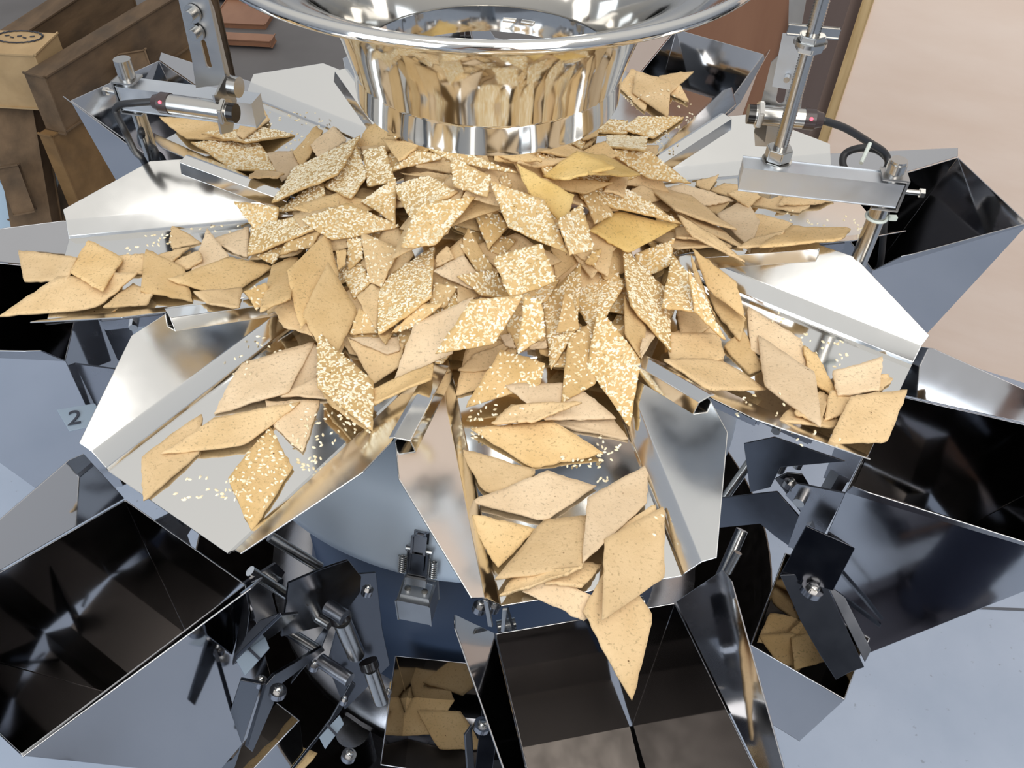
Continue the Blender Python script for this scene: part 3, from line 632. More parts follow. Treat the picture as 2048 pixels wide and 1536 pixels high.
# measured outlines: view, kind (material letter + seeds letter), 4 corners, zone, optional look
# materials g golden, p pale, t tan, y yellow, s seeded; seeds 0 none, 1 sparse, 2 dense
DATA = '''
c2 s2 1200,790 1740,900 1600,960 1250,900 F
f2 t0 150,480 420,420 530,460 520,560 F
f2 t0 0,560 300,540 560,590 520,640 F
f1 s2 1700,50 1870,145 1750,200 1720,150 F
f1 t0 1390,285 1600,275 1640,420 1420,380 D
f1 g0 1300,835 1400,700 1590,740 1500,850 F
f1 s2 540,950 1000,610 1040,780 760,930 F
f5 s2 1030,470 1240,360 1345,600 1165,760 F
f5 s2 1100,150 1260,130 1260,340 1110,475 F
e2 s2 330,845 880,830 1095,1095 680,1065 D
f1 p0 430,340 700,330 790,500 580,640 D
f1 t0 235,605 320,525 610,560 540,600 D
e2 g0 75,650 520,655 720,840 300,820 D
e2 s2 415,770 880,715 1197,782 780,848 D
e2 t0 870,500 985,655 765,822 700,770 D
f1 g0 695,350 935,65 1010,130 790,500 D
f1 p0 870,270 1115,68 1250,215 960,400 D
e1 t0 480,480 590,450 650,580 520,520 G
e1 t0 135,460 225,325 420,400 325,645 G
e1 t0 430,375 690,345 515,500 400,450 G
e1 t0 235,500 260,340 520,420 500,682 G
f3 s2 380,100 650,120 640,250 240,240 G
f3 s2 560,200 760,75 1232,75 900,300 G
f3 s2 440,200 860,220 820,435 410,385 G
f3 g0 180,410 240,270 360,230 270,370 F
f3 s1 65,345 150,240 250,250 168,425 F
f3 g0 180,430 420,330 560,480 380,560 F
f3 g0 130,200 330,140 330,280 180,330 F
f3 s2 215,690 700,860 1200,1175 420,1000 F
f3 t0 610,860 790,765 1000,920 800,990 I
f3 s1 95,715 225,715 500,1080 305,1168 F
f3 t0 470,690 640,680 605,895 400,830 F
f3 t0 1130,1230 1260,1200 1420,1345 1130,1320 I
f7 t0 60,180 295,115 200,270 60,230 I
f7 t0 555,395 800,260 1245,412 1115,497 I
f7 t0 1085,325 1250,290 1480,372 1380,380 I
f7 t0 895,415 980,285 1480,370 1330,405 I
f7 t0 480,870 650,760 980,700 800,830 I
f7 g0 1050,630 1660,665 1555,770 690,850 I
f7 t0 205,270 345,190 560,240 540,380 I
f7 t0 560,480 1055,597 960,690 640,760 I
f7 t0 120,425 440,360 280,530 200,480 I
f7 p0 265,525 560,360 720,600 610,870 I
f7 t0 380,300 560,240 760,300 600,440 I
f3 p0 960,820 1200,775 1745,930 1415,995 I
f3 t0 1140,1080 1560,1320 1850,1575 1300,1310 I lowest thin tan cracker of the fan of three right of the heap
f3 t0 1120,1040 1480,1150 1830,1430 1430,1240 I middle tan cracker in the fan of three leaning toward the front-right chute
f3 t0 790,758 1280,900 1765,1262 1120,1045 I long tan cracker on top of the fan of three at the heap's right
f3 s2 388,410 860,440 1290,765 840,715 F long sesame cracker at the heap's upper right pointing at the right chute
f2 g0 1430,600 2200,640 1900,760 1600,700 F
c2 g0 1190,780 1330,740 1550,820 1480,830 F
c2 y0 1430,790 1560,800 1745,905 1480,900 F smooth yellow cracker wedged under the right side of the funnel mouth
c2 y0 1240,905 1420,780 1620,860 1350,930 F smooth golden cracker standing just in front of the funnel's right side
f2 t0 1180,455 1500,400 1870,420 1420,490 F
f2 g0 930,365 1200,300 1470,432 1180,425 F
f2 s2 -80,525 120,320 440,360 430,405 F
f1 g0 1600,195 1980,250 1960,310 1780,425 F small golden cracker corner beside the lip of the chute left of the funnel
f2 s2 60,180 620,330 1215,555 560,450 F long sesame cracker lying along the front of the funnel mouth
f2 s2 520,395 940,590 900,800 550,700 F
c5 t0 780,1155 870,1060 1120,960 960,1150 A
f6 s2 1240,620 1750,400 1600,640 1380,660 F
f6 t0 480,170 590,70 670,190 470,300 F
f6 t0 680,480 860,520 930,580 690,650 F
f6 g1 450,440 690,490 560,700 400,680 F
f6 s1 1010,120 1100,-50 1290,20 1150,170 F
f4 t0 1100,960 1540,900 1640,1200 1110,1240 J
f4 g0 590,560 600,960 770,1222 820,890 F
f4 p0 830,890 985,890 780,1215 760,1130 F
f4 s2 700,160 1130,-20 1070,265 800,400 F
f6 s2 1250,780 1190,905 1320,1180 1370,800 F
f4 s1 280,120 380,100 300,280 200,240 F
f6 p0 1130,980 1230,960 1290,1110 1180,1090 F
f6 p0 1430,1090 1600,1030 1620,1110 1440,1130 F
f4 t0 1140,730 1330,740 1490,905 1200,1088 J
f4 g0 1270,80 1330,440 1540,785 1450,560 J
c6 t0 -60,640 270,640 290,790 0,870 J
c6 g0 285,720 400,610 520,850 440,880 J
c6 t0 -70,790 270,795 545,972 200,975 J
c6 p0 425,475 745,675 790,900 445,735 J
f4 g0 1440,520 1560,760 1795,1050 1850,815 J golden cracker half under the curved one at the heap's right end
f4 g0 1295,88 1460,510 1855,822 1750,430 J curved golden cracker on edge at the right end of the heap
c6 g0 750,715 830,755 965,1020 800,930 J
c6 t0 600,1148 690,1065 960,1140 940,1192 J
c6 t0 700,1110 850,980 900,1010 860,1170 J
c6 t0 1100,900 1240,880 1280,912 1180,1000 J
c6 t0 900,990 1060,960 1010,1100 878,1155 J
c6 p0 920,865 1220,785 1200,980 950,1010 J
c6 p0 485,648 825,865 862,1192 525,945 J long pale cracker in the middle of the front-right chute pointing at the viewer
c6 t0 1025,1010 1367,965 1245,1275 890,1290 J square tan cracker at the outer end of the front-right chute
f2 s2 -60,690 270,570 600,740 100,1010 F
f2 s2 10,1325 200,860 780,795 370,1285 F
f2 s1 880,740 735,910 908,1345 1105,1100 F sparsely seeded cracker pointing down just left of the big central sesame one
f2 g1 1010,610 1085,540 1150,690 1050,720 F
f2 y0 1190,455 1790,780 1700,1100 1310,750 F long smooth yellow cracker behind the big sesame one in the heap's centre
f6 g0 1640,80 2060,110 1960,200 1700,410 F golden corner without seeds just under the big central sesame cracker
f2 s2 1850,870 1600,1040 1740,1390 1975,1340 F
f2 s2 920,640 1110,1115 1740,1395 1480,830 F big sesame cracker in the very centre of the heap
f3 y0 235,1240 520,1050 1168,1190 640,1480 F smooth yellow cracker lying flat at the heap's right, the largest without seeds
f6 s1 800,-130 720,70 890,335 1060,320 F
f6 p0 440,330 750,160 940,400 860,525 F
f1 s2 1420,330 1640,280 1760,650 1460,700 F
f1 s2 1560,740 1760,600 1750,1080 1400,850 F
f1 s2 1350,260 1460,580 1300,835 1030,700 F
f1 s2 470,860 700,520 1405,158 1160,575 F long sesame cracker with one bare end pointing at the funnel from the left
f1 s2 770,1030 1250,850 1810,1100 1100,1245 F wide sesame cracker lying across the left of the heap
f1 s1 560,1390 640,1260 1000,1130 900,1300 F
f1 s2 320,1400 600,1300 560,1400 500,1490 F
f1 s2 85,835 560,900 520,1200 290,1110 F
f1 s2 240,1415 280,1080 760,1020 930,1135 F sesame cracker with a sharp lower edge at the heap's left end
f5 g0 980,270 1100,260 1080,420 1010,470 F
f5 g1 1130,1130 1220,850 1350,950 1420,1110 F
f6 g1 20,960 350,650 560,660 240,900 F
d6 t0 1300,220 1640,260 1610,390 1450,500 B
d6 g0 1400,560 1810,370 1800,470 1450,620 B
f5 p0 1110,1160 1620,1150 1650,1290 1500,1330 B
f5 t0 1195,750 1350,615 1440,680 1400,1095 F
f5 t1 1240,90 1650,250 1450,645 1320,600 F tan cracker with a few seeds beside the big sesame one left of centre
f5 g0 1420,1130 1600,1020 1560,1120 1490,1240 F
f5 s2 2005,205 1970,745 1415,1145 1430,600 F big sesame cracker left of centre with its point toward the viewer
f6 p0 30,1445 255,860 870,580 640,1170 F long plain pale cracker poking out of the heap's front toward the lower left
f6 s2 678,365 1060,330 1240,600 930,575 F
f6 s2 1050,190 1560,40 1715,430 1230,605 F
f6 s2 450,1175 840,620 1380,560 1075,1072 F heavily seeded cracker lying on the long pale one in the heap's front
f6 s2 1375,560 1560,640 1590,985 1310,1180 F
c5 s2 1505,515 1280,745 1325,1160 1480,900 F
f4 s2 420,85 88,650 300,1000 610,480 F
c5 s1 1400,700 1440,690 1490,905 1348,932 F
f4 s2 580,75 655,690 1090,1165 1060,560 F tall sesame cracker right of centre with its tip toward the viewer
f4 s2 1100,150 985,718 1400,748 1420,560 F
f4 s2 1250,300 1320,740 1635,1045 1440,640 F
c4 t0 1010,150 1180,250 1010,290 990,240 C
c4 p0 1230,240 1460,160 1450,340 1360,310 C
c4 p0 1215,175 1350,340 1240,400 1115,430 C
c4 t0 1010,370 1170,300 1190,360 1090,410 C
c4 t0 640,340 860,320 840,440 690,445 C
c4 t0 600,640 780,490 900,560 860,620 C
c4 t0 900,340 1115,278 1012,372 940,380 C
c4 s1 1430,540 1560,480 1570,600 1500,640 C
c4 t0 1130,545 1420,520 1400,640 1230,620 C
c4 g0 850,285 1080,400 1130,590 820,540 C
f5 t0 350,860 560,740 760,1145 440,1050 F
c4 g0 975,475 1340,335 1600,400 1310,575 C wide golden cracker joining the left chute's row to the heap
f5 g0 330,420 600,320 520,760 200,895 F
f5 g0 900,65 475,490 610,1095 1010,520 F golden cracker standing behind the speckled one at the heap's left front
c4 t0 110,300 460,345 400,480 150,490 C
c4 t0 -10,692 340,455 822,432 560,640 C long plain cracker overhanging the end of the left chute, touching the photo's edge
c4 g0 410,430 520,240 725,345 605,548 C small square cracker on top of the left chute's row
d6 p0 1100,260 1200,300 1120,470 950,555 B
d6 p0 905,570 1125,450 1260,540 1190,580 B
d6 p0 680,375 1120,240 960,545 515,670 B large pale cracker in the upper part of the front-left chute
d6 t0 95,930 455,665 435,905 105,1192 B leftmost cracker of the front-left chute, a small brown spot near its tip
d6 p0 820,600 1145,590 1040,900 870,745 B
d6 s1 600,1050 850,740 985,985 745,1362 B lone rhombus cracker with sparse sesame near the front-left chute's outer edge
d6 t0 205,908 520,700 1037,598 690,862 B long curved pale cracker lying across the front-left chute
d6 g0 1130,500 1200,620 1440,785 1400,700 B
f5 g0 900,370 630,925 930,1450 1212,900 F speckled golden rhombus cracker standing upright at the heap's left front
d6 s2 1125,190 1125,510 1452,782 1455,480 B long sesame cracker hanging from the heap into the front-left chute
d5 p0 725,425 1100,405 1190,528 860,470 A
d5 s1 230,340 440,0 705,80 670,215 A sparse sesame cracker at the inner left of the front chute
d5 p0 465,205 860,195 1125,405 700,415 A
c5 s1 1580,850 1420,960 1378,1342 1590,1225 A sparsely seeded cracker hanging left of the lowest sesame one over the front chute
c5 s2 1600,780 1535,1130 1790,1490 1848,1080 A lowest sesame cracker of the heap, its tip pointing into the front chute
d5 t0 190,575 650,705 560,860 345,835 A
d5 g0 260,465 740,415 1050,612 628,695 A golden rhombus cracker lying across the front chute's inner part
d5 g0 275,960 650,1050 425,1285 310,1100 A
d3 p0 560,500 930,680 1040,560 700,400 A
d3 t0 690,460 925,480 1040,340 760,330 A
d3 t0 440,542 720,455 940,370 560,390 A
d5 t0 385,445 650,425 930,310 500,330 A
d5 t0 402,1345 915,1285 1060,960 690,1005 A
d5 p0 262,890 720,715 1010,800 700,1008 A pinkish pale cracker across the middle of the front chute
d3 t0 1090,300 920,620 1210,1158 1337,645 A cracker hanging far over the end of the front chute above the middle hopper
d5 p0 948,868 1308,668 1300,900 918,1262 A
d5 t0 1050,1085 1345,905 1375,1300 1030,1530 A
d3 t0 1045,200 1395,5 1400,425 1030,685 A topmost large plain cracker at the outer end of the front chute
'''
GRID = .002; GN = 480; G0 = -.48
gx = G0+GRID*np.arange(GN); XX, YY = np.meshgrid(gx, gx, indexing='ij')
RR = np.hypot(XX, YY); TT = np.arctan2(YY, XX)
kk = np.round((TT-(-math.pi/2+TH0))/(math.pi/4)); ta = TT-(-math.pi/2+TH0)-kk*math.pi/4
rl = RR*np.cos(ta); ll = np.abs(RR*np.sin(ta))
HM = np.where(ll < .063, 0, np.where(ll < .0745, (ll-.063)*1.25, .0147+(ll-.0745)*.68))
HM = np.where(rl < .405, HM, -.01)+.0012
HM = np.maximum(HM, np.where(RR < .19, .057*(1-RR/.19), -1))
lidm = (np.abs(ll-RR*0) > 0) & (rl > .19) & (rl < .29) & (np.abs(np.abs(ta)-math.pi/8)*RR < .012); HM = np.where(lidm, HM+.006, HM)
TH_ = .0021
def inside(P):
    """grid mask of convex-ish quad footprint"""
    x0, x1, y0, y1 = P[:, 0].min(), P[:, 0].max(), P[:, 1].min(), P[:, 1].max()
    i0, i1 = max(0, int((x0-G0)/GRID)), min(GN-1, int((x1-G0)/GRID)+1); j0, j1 = max(0, int((y0-G0)/GRID)), min(GN-1, int((y1-G0)/GRID)+1)
    X, Y = XX[i0:i1+1, j0:j1+1], YY[i0:i1+1, j0:j1+1]; c = np.zeros(X.shape, bool); n = len(P)
    for a in range(n):
        b = (a+1) % n; xa, ya, xb, yb = P[a, 0], P[a, 1], P[b, 0], P[b, 1]
        cond = ((ya > Y) != (yb > Y)) & (X < (xb-xa)*(Y-ya)/((yb-ya) if abs(yb-ya) > 1e-9 else 1e-9)+xa); c ^= cond
    return (slice(i0, i1+1), slice(j0, j1+1)), c
def plane_hit(uv, a, b, c):
    """pixel ray with z = a + b x + c y"""
    d = fwd+RT*(uv[0]-1024)/F-UP*(uv[1]-768)/F
    t = (a+b*CP[0]+c*CP[1]-CP[2])/(d[2]-b*d[0]-c*d[1]); return CP+d*t
MAXT = math.tan(math.radians(24))
def fit(P):
    sl, m = inside(P)
    if m.sum() < 6: return None
    h = HM[sl][m]; x = XX[sl][m]; y = YY[sl][m]; A = np.stack([np.ones_like(x), x, y], 1)
    w = np.ones_like(h)
    for _ in range(4):
        s = np.linalg.lstsq(A*w[:, None], h*w, rcond=None)[0]; r = h-A@s; w = np.where(r > 0, 1.6, .7)
    g = math.hypot(s[1], s[2])
    k = min(1., MAXT/max(g, 1e-6)); b, c = s[1]*k, s[2]*k
    a = np.percentile(h-b*x-c*y, 97)+.0006
    return a, b, c
def settle_px(uv):
    z = .03; P = np.array([plane_hit(p, z, 0, 0) for p in uv]); pl = (z, 0, 0)
    for _ in range(4):
        f = fit(P)
        if f is None: break
        pl = tuple(.35*o_+.65*n_ for o_, n_ in zip(pl, f)) if _ < 3 else f
        P = np.array([plane_hit(p, *pl) for p in uv])
    return P, pl
def stamp(P, pl):
    sl, m = inside(P); z = pl[0]+pl[1]*XX[sl]+pl[2]*YY[sl]+TH_
    HM[sl] = np.where(m & (z > HM[sl]), z, HM[sl])
def cracker_mesh(P, warp):
    """bevel-edged thin wavy slab over quad P (4x3), centred"""
    n = 11; c = P.mean(0); nv = np.cross(P[1]-P[0], P[3]-P[0]); nv /= np.linalg.norm(nv)
    if nv[2] < 0: nv = -nv
    u, v = np.meshgrid(np.linspace(0, 1, n), np.linspace(0, 1, n), indexing='ij')
    # blunt the corners a little
    def q(u, v): return (P[0]*((1-u)*(1-v))[..., None]+P[1]*(u*(1-v))[..., None]+P[2]*(u*v)[..., None]+P[3]*((1-u)*v)[..., None])
    S = q(u, v); cu = np.abs(u-.5)*2; cv = np.abs(v-.5)*2; blunt = np.clip((cu**8)*(cv**8), 0, 1)
    S = S+(c-S)*(blunt*.02)[..., None]
    edge = (u == 0) | (u == 1) | (v == 0) | (v == 1)
    j = NR.normal(0, .00032, S.shape); S = S+j*edge[..., None]
    ph = NR.uniform(0, 6, 4); cur = warp*((u-.5)**2*NR.uniform(-1, 1)+(v-.5)**2*NR.uniform(-1, 1)+(u-.5)*(v-.5)*NR.uniform(-1, 1))*4
    wv = .0005*(np.sin(u*5+ph[0])*np.sin(v*6+ph[1])+.6*np.sin(u*9+ph[2])*np.sin(v*8+ph[3]))
    off = cur+wv-warp*.1
    S = S+nv*off[..., None]
    ins = S+(c-S)*(edge*.014)[..., None]
    top = ins+nv*TH_; S0 = S+nv*TH_*.55; bot = ins
    V = np.concatenate([top.reshape(-1, 3), bot.reshape(-1, 3)])-c; F_ = []
    for a in range(n-1):
        for b in range(n-1):
            i = a*n+b; F_.append((i, i+n, i+n+1, i+1)); k = n*n; F_.append((k+i, k+i+1, k+i+n+1, k+i+n))
    ring = [(a, 0) for a in range(n-1)]+[(n-1, b) for b in range(n-1)]+[(a, n-1) for a in range(n-1, 0, -1)]+[(0, b) for b in range(n-1, 0, -1)]
    mid0 = 2*n*n; mids = np.array([S0[a, b] for a, b in ring])-c; V = np.concatenate([V, mids]); R_ = len(ring)
    for i in range(R_):
        j2 = (i+1) % R_; a0 = ring[i][0]*n+ring[i][1]; a1 = ring[j2][0]*n+ring[j2][1]
        F_.append((a0, a1, mid0+j2, mid0+i)); F_.append((mid0+i, mid0+j2, n*n+a1, n*n+a0))
    me = bpy.data.meshes.new('cracker'); me.from_pydata(V.tolist(), [], F_); me.validate()
    bm = bmesh.new(); bm.from_mesh(me); bmesh.ops.recalc_face_normals(bm, faces=bm.faces[:])
    for f in bm.faces: f.smooth = True
    bm.to_mesh(me); bm.free()
    return me, c, top, nv
# one seed: low dome, 18 tris
sa = [2*math.pi*i/6 for i in range(6)]
SV = np.array([(math.cos(a)*(1.15 if math.cos(a) > .9 else 1), (.54)*math.sin(a), 0) for a in sa]+[(.68*math.cos(a), .38*math.sin(a), .42) for a in sa]+[(0, 0, .55)])
SF = [(i, (i+1) % 6, 6+(i+1) % 6, 6+i) for i in range(6)]+[(6+i, 6+(i+1) % 6, 12) for i in range(6)]
def seeds_mesh(name, pos, nrm, size=.0017):
    n = len(pos); nrm = np.asarray(nrm, float)
    if nrm.ndim == 1: nrm = np.repeat(nrm[None], n, 0)
    a = NR.uniform(0, 2*math.pi, n); t = np.stack([np.cos(a), np.sin(a), 0*a], 1); t -= nrm*(t*nrm).sum(1)[:, None]; t /= np.linalg.norm(t, axis=1)[:, None]
    b = np.cross(nrm, t); s = size*NR.uniform(.85, 1.15, n)
    nn = nrm+NR.normal(0, .15, (n, 3)); nn /= np.linalg.norm(nn, axis=1)[:, None]
    V = pos[:, None, :]+s[:, None, None]*(SV[None, :, 0, None]*t[:, None]+SV[None, :, 1, None]*b[:, None]+SV[None, :, 2, None]*nn[:, None])
    Fq = [tuple(i*13+k for k in f) for i in range(n) for f in SF]
    me = bpy.data.meshes.new(name); me.from_pydata(V.reshape(-1, 3).tolist(), [], Fq)
    me.polygons.foreach_set('use_smooth', [True]*len(me.polygons)); return me
ZN = dict(F='in the heap', A='in the front chute', B='in the front-left chute', C='in the left chute', D='in the rear-left chute', G='in the rear-right chute', I='in the right chute', J='in the front-right chute')
MN = dict(g='gold', p='pale', t='tan', y='yellow', s='seedy'); KN = dict(g='golden', p='pale', t='tan', y='yellow', s='sesame')
def add_cracker(P, kind, label, group, warp=.0012):
    me, c, top, nv = cracker_mesh(P, warp); o = link('cracker', me, MN[kind[0]]); o.location = c; tag(o, label, 'cracker', group)
    if kind[1] != '0':
        area_ = .5*np.linalg.norm(np.cross(P[2]-P[0], P[3]-P[1])); n = int(area_*1e4*(15 if kind[1] == '2' else 4.8))
        n_ = top.shape[0]-1; uu, vv = NR.uniform(.01, .99, n)*n_, NR.uniform(.01, .99, n)*n_; i, j = uu.astype(int), vv.astype(int); fu, fv = (uu-i)[:, None], (vv-j)[:, None]
        pos = top[i, j]*(1-fu)*(1-fv)+top[i+1, j]*fu*(1-fv)+top[i+1, j+1]*fu*fv+top[i, j+1]*(1-fu)*fv-c-nv*.0002
        s_ = link('sesame_seeds', seeds_mesh('sesame_seeds', pos, nv), 'sesame', o); s_['kind'] = 'stuff'
    return o
# buried crackers first
for i in range(120):
    r = .01+.185*rnd.random()**.7; a = rnd.uniform(0, 2*math.pi); cx, cy = r*math.cos(a), r*math.sin(a); o_ = rnd.uniform(0, math.pi)
    L1, L2 = .043, .025; pts = np.array([(cx+math.cos(o_)*L1, cy+math.sin(o_)*L1, 0), (cx-math.sin(o_)*L2, cy+math.cos(o_)*L2, 0), (cx-math.cos(o_)*L1, cy-math.sin(o_)*L1, 0), (cx+math.sin(o_)*L2, cy-math.cos(o_)*L2, 0)])
    pl = fit(pts); pts[:, 2] = pl[0]+pl[1]*pts[:, 0]+pl[2]*pts[:, 1]; stamp(pts, pl)
    add_cracker(pts, rnd.choice(['t0', 'g0', 's2', 's1', 't0']), 'cracker mostly buried under others in the %s %s part of the heap' % ('near' if cy < -.04 else 'far', 'right' if cx > 0 else 'left'), 'crackers buried in the heap')
items = []
for ln in DATA.strip().split('\n'):
    w = ln.split(' ', 7); ox, oy, sc = CR[w[0]]; uv = [(ox+float(p.split(',')[0])*sc, oy+float(p.split(',')[1])*sc) for p in w[2:6]]
    items.append((uv, w[1], w[6], w[7] if len(w) > 7 else None))
cen = lambda it: (sum(p[0] for p in it[0])/4, sum(p[1] for p in it[0])/4)
ORD = ['', 'second ', 'third ', 'fourth ', 'fifth ', 'sixth ', 'seventh ', 'eighth ', 'ninth ', 'tenth ', 'eleventh ', 'twelfth ', 'thirteenth ', 'fourteenth ', 'fifteenth ', 'sixteenth ', 'seventeenth ', 'eighteenth ', 'nineteenth ', 'twentieth ']
def auto_label(it):
    k = it[1][0]; dense = it[1][1]; z = it[2]; cx, cy = cen(it)
    key = lambda q: (q[1], q[2]) == (it[1], it[2]) and (z != 'F' or (cen(q)[0] > 1000) == (cx > 1000)) and (z != 'F' or (cen(q)[1] > 500) == (cy > 500))
    same = sorted([q for q in items if key(q)], key=lambda q: cen(q)[0]); i = [q is it for q in same].index(True)
    place_ = ZN[z] if z != 'F' else ('in the %s %s part of the heap' % ('near' if cy > 500 else 'far', 'right' if cx > 1000 else 'left'))
    nm = {'0': KN[k]+' plain cracker', '1': 'sparsely seeded cracker', '2': 'densely sesame-covered cracker'}[dense]
    if dense != '0' and k != 's': nm = KN[k]+' '+nm
    if len(same) == 1: return 'only %s %s' % (nm, place_)
    if i < len(same)/2: pre = ORD[i]+('from the left, ' if i else 'leftmost ')
    else: n2 = len(same)-1-i; pre = ORD[n2]+('from the right, ' if n2 else 'rightmost ')
    return '%s%s %s' % (pre, nm, place_)
for it in items:
    P, pl = settle_px(it[0]); stamp(P, pl)
    add_cracker(P, it[1], it[3] or auto_label(it), 'crackers in the heap' if it[2] == 'F' else 'crackers in the chutes', .0007)
# crackers inside the low weigh hoppers
for k, (cx, cy, o_, zz) in enumerate([(1560, 1260, .5, -.37), (1600, 1290, 1.2, -.368), (1618, 1280, 2.0, -.366), (1575, 1300, 2.6, -.364), (1620, 1270, .2, -.361), (1615, 1300, .9, -.359)]):
    c = np.array(W(cx, cy, zz)); L1, L2 = .034, .021; e1 = np.array([math.cos(o_), math.sin(o_), .25*math.sin(k*2)]); e2 = np.array([-math.sin(o_), math.cos(o_), .2*math.cos(k)])
    P = np.array([c+e1*L1, c+e2*L2, c-e1*L1, c-e2*L2]); add_cracker(P, 'g0', 'golden cracker lying inside the low right weigh hopper', 'crackers in the low right weigh hopper')
for k, (cx, cy, o_, zz) in enumerate([(815, 1385, 1.1, -.49), (850, 1430, .6, -.488), (900, 1460, 2.7, -.486)]):
    c = np.array(W(cx, cy, zz)); L1, L2 = .045, .026; e1 = np.array([math.cos(o_), math.sin(o_), .1]); e2 = np.array([-math.sin(o_), math.cos(o_), .05])
    P = np.array([c+e1*L1, c+e2*L2, c-e1*L1, c-e2*L2]); add_cracker(P, 'g0', 'dim golden cracker in the weigh hopper left of the middle hopper', 'crackers in the low middle weigh hopper')
c = np.array(W(560, 1525, -.45)); P = np.array([c+(.04, .01, 0), c+(-.01, .028, 0), c+(-.04, -.01, 0), c+(.01, -.028, 0)]); add_cracker(P, 'g0', 'dark golden cracker at the bottom edge in the lower left weigh hopper', 'crackers in the lower left weigh hopper')
# loose seeds on the trays: clusters read off the photograph
CL = [('front-left', [(430, 980, 60, 30, 24), (640, 850, 60, 45, 45), (700, 800, 40, 40, 25), (540, 690, 25, 18, 9), (480, 740, 25, 30, 7), (620, 925, 25, 15, 18), (330, 1000, 40, 30, 5), (715, 855, 25, 12, 12)]),
      ('front', [(965, 845, 25, 25, 16), (1010, 820, 40, 10, 12), (1160, 925, 40, 12, 14), (1215, 890, 25, 30, 14), (1205, 935, 15, 30, 8), (1320, 1060, 15, 50, 4), (960, 870, 25, 10, 6)]),
      ('front-right', [(1640, 690, 45, 22, 16), (1680, 720, 15, 15, 8), (1520, 810, 50, 25, 14), (1560, 640, 20, 15, 6), (1640, 880, 70, 20, 6)]),
      ('right', [(1660, 440, 50, 12, 10), (1730, 450, 20, 12, 8), (1600, 440, 40, 20, 4)]),
      ('rear-right', [(1290, 190, 60, 12, 22), (1335, 280, 40, 25, 40), (1365, 230, 20, 30, 12), (1250, 190, 20, 25, 14)]),
      ('rear-left', [(620, 250, 45, 25, 14), (560, 240, 30, 15, 8), (590, 290, 30, 12, 8)]),
      ('left', [(320, 480, 30, 14, 16), (265, 500, 15, 8, 6), (430, 460, 50, 10, 10)])]
for nm, cl in CL:
    pos, nr = [], []
    for (u, v, du, dv, n) in cl:
        for _ in range(n):
            uu, vv = rnd.uniform(u-du, u+du), rnd.uniform(v-dv, v+dv); z = .0012
            for _k in range(3):
                p = W(uu, vv, z); i, j = int((p.x-G0)/GRID), int((p.y-G0)/GRID)
                if 0 <= i < GN and 0 <= j < GN: z = float(HM[i, j])
            if 0 <= i < GN and 0 <= j < GN and rl[i, j] > .392: continue
            pos.append(tuple(W(uu, vv, z))); nr.append((0, 0, 1))
    pos = np.array(pos); c = pos.mean(0); o = link('loose_sesame_seeds', seeds_mesh('loose_seeds', pos-c, np.array(nr)), 'sesame'); o.location = c; o['kind'] = 'stuff'
    tag(o, 'loose sesame seeds scattered on the %s chute' % nm, 'sesame seeds')
# ------------------------------------------------------------ the photographer (only seen mirrored in the steel)
ps = thing('person', 'person in navy trousers and brown-soled boots taking the picture, seen only mirrored in steel', 'person', (.07, -1.05, FZ))
O_ = Vector(ps.location)
V_ = []; E_ = []; Rr = []
def jt(p, r, par=None, r2=None):
    V_.append(Vector(p)-O_); Rr.append((r, r2 or r)); i = len(V_)-1
    if par is not None: E_.append((par, i))
    return i
pel = jt((.07, -1.07, -.16), .135, None, .115); wa = jt((.065, -1.07, .02), .13, pel, .10); ch = jt((.06, -1.05, .22), .15, wa, .11); nk0 = jt((.05, -1.04, .34), .075, ch); nk = jt((.045, -1.02, .41), .052, nk0)
h0 = jt((.04, -1.0, .47), .072, nk, .078); h1 = jt((.04, -.995, .55), .076, h0, .088); jt((.04, -1.0, .62), .055, h1, .062)
for sx, hip, kn, an, toe in ((1, (.155, -1.05, -.22), (.165, -.99, -.64), (.155, -.95, -1.03), (.15, -.88, -1.065)), (-1, (-.015, -1.09, -.22), (-.03, -1.13, -.64), (-.02, -1.23, -1.03), (-.03, -1.15, -1.065))):
    a = jt(hip, .095, pel); b = jt(kn, .062, a); c = jt(an, .062, b); d = jt(toe, .038, c)
for s in (1, -1):
    a = jt((.05+s*.175, -1.05, .29), .062, ch); b = jt((.05+s*.235, -.93, .07), .045, a); c = jt((.03+s*.115, -.76, .40), .028, b)
me = bpy.data.meshes.new('body'); me.from_pydata([tuple(v) for v in V_], E_, []); bo = bpy.data.objects.new('body', me); COL.objects.link(bo); bo.parent = ps
sk = bo.modifiers.new('skin', 'SKIN')
for i, v in enumerate(me.skin_vertices[0].data): v.radius = Rr[i]; v.use_root = (i == 0)
sb_ = bo.modifiers.new('sub', 'SUBSURF'); sb_.levels = sb_.render_levels = 2; sk.use_smooth_shade = True
dg = bpy.context.evaluated_depsgraph_get(); dg.update(); nm = bpy.data.meshes.new_from_object(bo.evaluated_get(dg)); bo.modifiers.clear(); bo.data = nm; nm.materials.clear()
skin = new_mat('skin', (.62, .40, .30), .5)[0]
for c_, n_ in (((.62, .40, .30), 'skin'), ((.25, .29, .34), 'jacket_cloth'), ((.018, .025, .055), 'navy_trousers')): nm.materials.append(new_mat(n_, c_, .8)[0] if n_ != 'skin' else skin)
for p in nm.polygons:
    c = p.center+O_; p.use_smooth = True
    p.material_index = 2 if c.z < -.12 else (0 if (c.z > .385 and c.y < -.9) or (c.y > -.79) else 1)
brown = new_mat('dark_boot_leather', (.035, .035, .055), .45)[0]
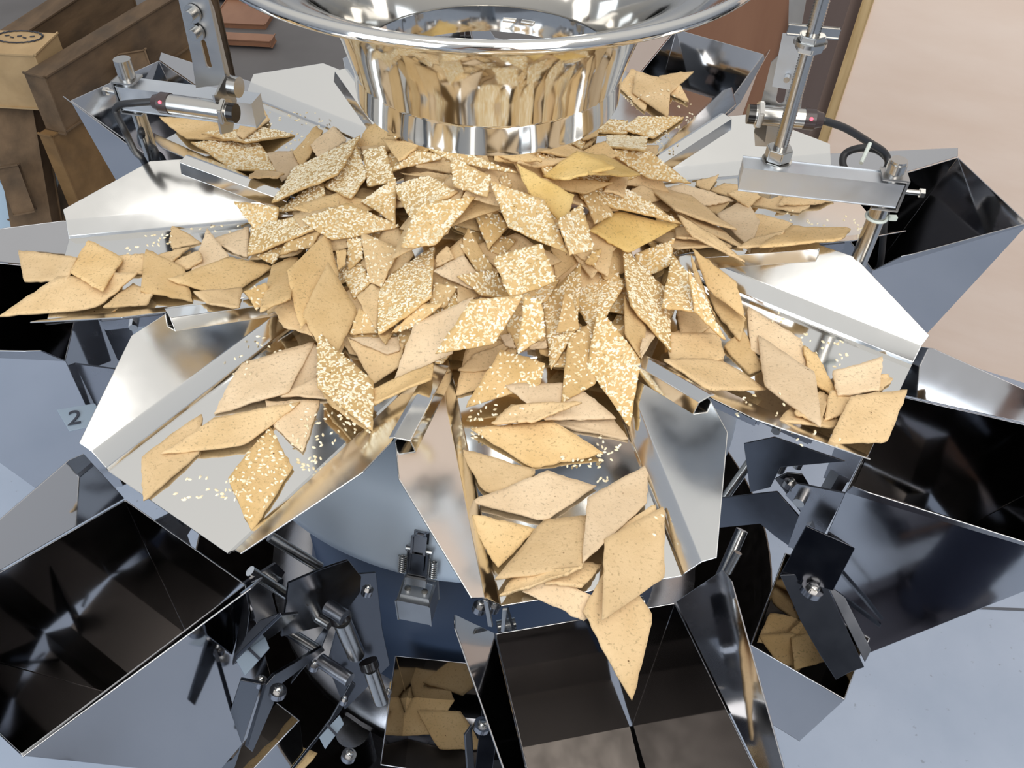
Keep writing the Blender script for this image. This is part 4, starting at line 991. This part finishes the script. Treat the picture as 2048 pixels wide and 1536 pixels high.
for ax_, ay_, tx, ty in ((.155, -.965, .15, -.85), (-.02, -1.245, -.035, -1.12)):
    bm = bmesh.new(); d = (Vector((tx, ty, 0))-Vector((ax_, ay_, 0))).normalized(); s = d.cross(Vector((0, 0, 1)))
    A = Vector((ax_, ay_, FZ))-O_
    box_into(bm, A+d*.08+Vector((0, 0, .035)), d, s, (0, 0, 1), .13, .044, .028, .022); box_into(bm, A+Vector((0, 0, .07)), d, s, (0, 0, 1), .055, .046, .03, .015)
    b = build('boot', bm, brown, ps, True); bm = bmesh.new(); box_into(bm, A+d*.08+Vector((0, 0, .008)), d, s, (0, 0, 1), .135, .048, .008, .005); build('sole', bm, new_mat('brown_sole', (.30, .15, .08), .6)[0], b)
# face and hair
bm = bmesh.new(); bmesh.ops.create_uvsphere(bm, u_segments=20, v_segments=12, radius=1, matrix=Matrix.Translation(Vector((.04, -1.012, .585))-O_) @ Matrix.Diagonal((.083, .095, .075, 1))); build('hair', bm, new_mat('dark_hair', (.04, .028, .02), .6)[0], ps, True)
cyl('nose', Vector((.04, -.915, .525))-O_, Vector((.04, -.895, .50))-O_, .009, skin, ps, 10, .014)
for s in (1, -1):
    bm = bmesh.new(); bmesh.ops.create_uvsphere(bm, u_segments=10, v_segments=8, radius=.011, matrix=Matrix.Translation(Vector((.04+s*.03, -.922, .535))-O_)); build('eye', bm, new_mat('eye_white', (.8, .8, .8), .3)[0], ps, True)
    bm = bmesh.new(); bmesh.ops.create_uvsphere(bm, u_segments=10, v_segments=8, radius=1, matrix=Matrix.Translation(Vector((.04+s*.083, -.995, .52))-O_) @ Matrix.Diagonal((.008, .018, .03, 1))); build('ear', bm, skin, ps, True)
bm = bmesh.new(); box_into(bm, Vector((.04, -.918, .472))-O_, (1, 0, 0), (0, 1, 0), (0, 0, 1), .022, .005, .004, .003); build('mouth', bm, new_mat('lips', (.5, .22, .2), .5)[0], ps)
# phone held behind the lens, hands around its sides
ph_c = Vector(CP)-Vector(fwd)*.02; ph = thing('phone', 'black phone held by the photographer behind the machine front', 'phone', tuple(ph_c))
bm = bmesh.new(); box_into(bm, (0, 0, 0), RT, UP, fwd, .075, .037, .004, .003); build('phone_body', bm, 'lens_black', ph)
for s in (1, -1):
    palm = ph_c+Vector(RT)*s*.078-Vector(fwd)*.012-Vector(UP)*.01; wr = Vector((.03+s*.115, -.76, .40))
    bm = bmesh.new(); tube_into(bm, [wr-O_, (wr*.5+palm*.5)-O_, palm-O_, palm+Vector(UP)*.02-O_], .017, 10, 4)
    for k in range(4):
        b0 = palm+Vector(UP)*(.024-.014*k)-Vector(fwd)*.006; L = (.9, 1., .95, .75)[k]
        tube_into(bm, [b0-O_, b0+Vector(RT)*s*.012*L+Vector(fwd)*.012-O_, b0-Vector(RT)*s*.002+Vector(fwd)*.0245-O_, b0-Vector(RT)*s*.02*L+Vector(fwd)*.0265-O_], .006, 8, 4)
    tube_into(bm, [palm-Vector(UP)*.02-O_, palm-Vector(RT)*s*.012-Vector(fwd)*.008-O_, palm-Vector(RT)*s*.034-Vector(fwd)*.004+Vector(UP)*.01-O_], .0075, 8, 4)
    build('hand', bm, skin, ps, True)
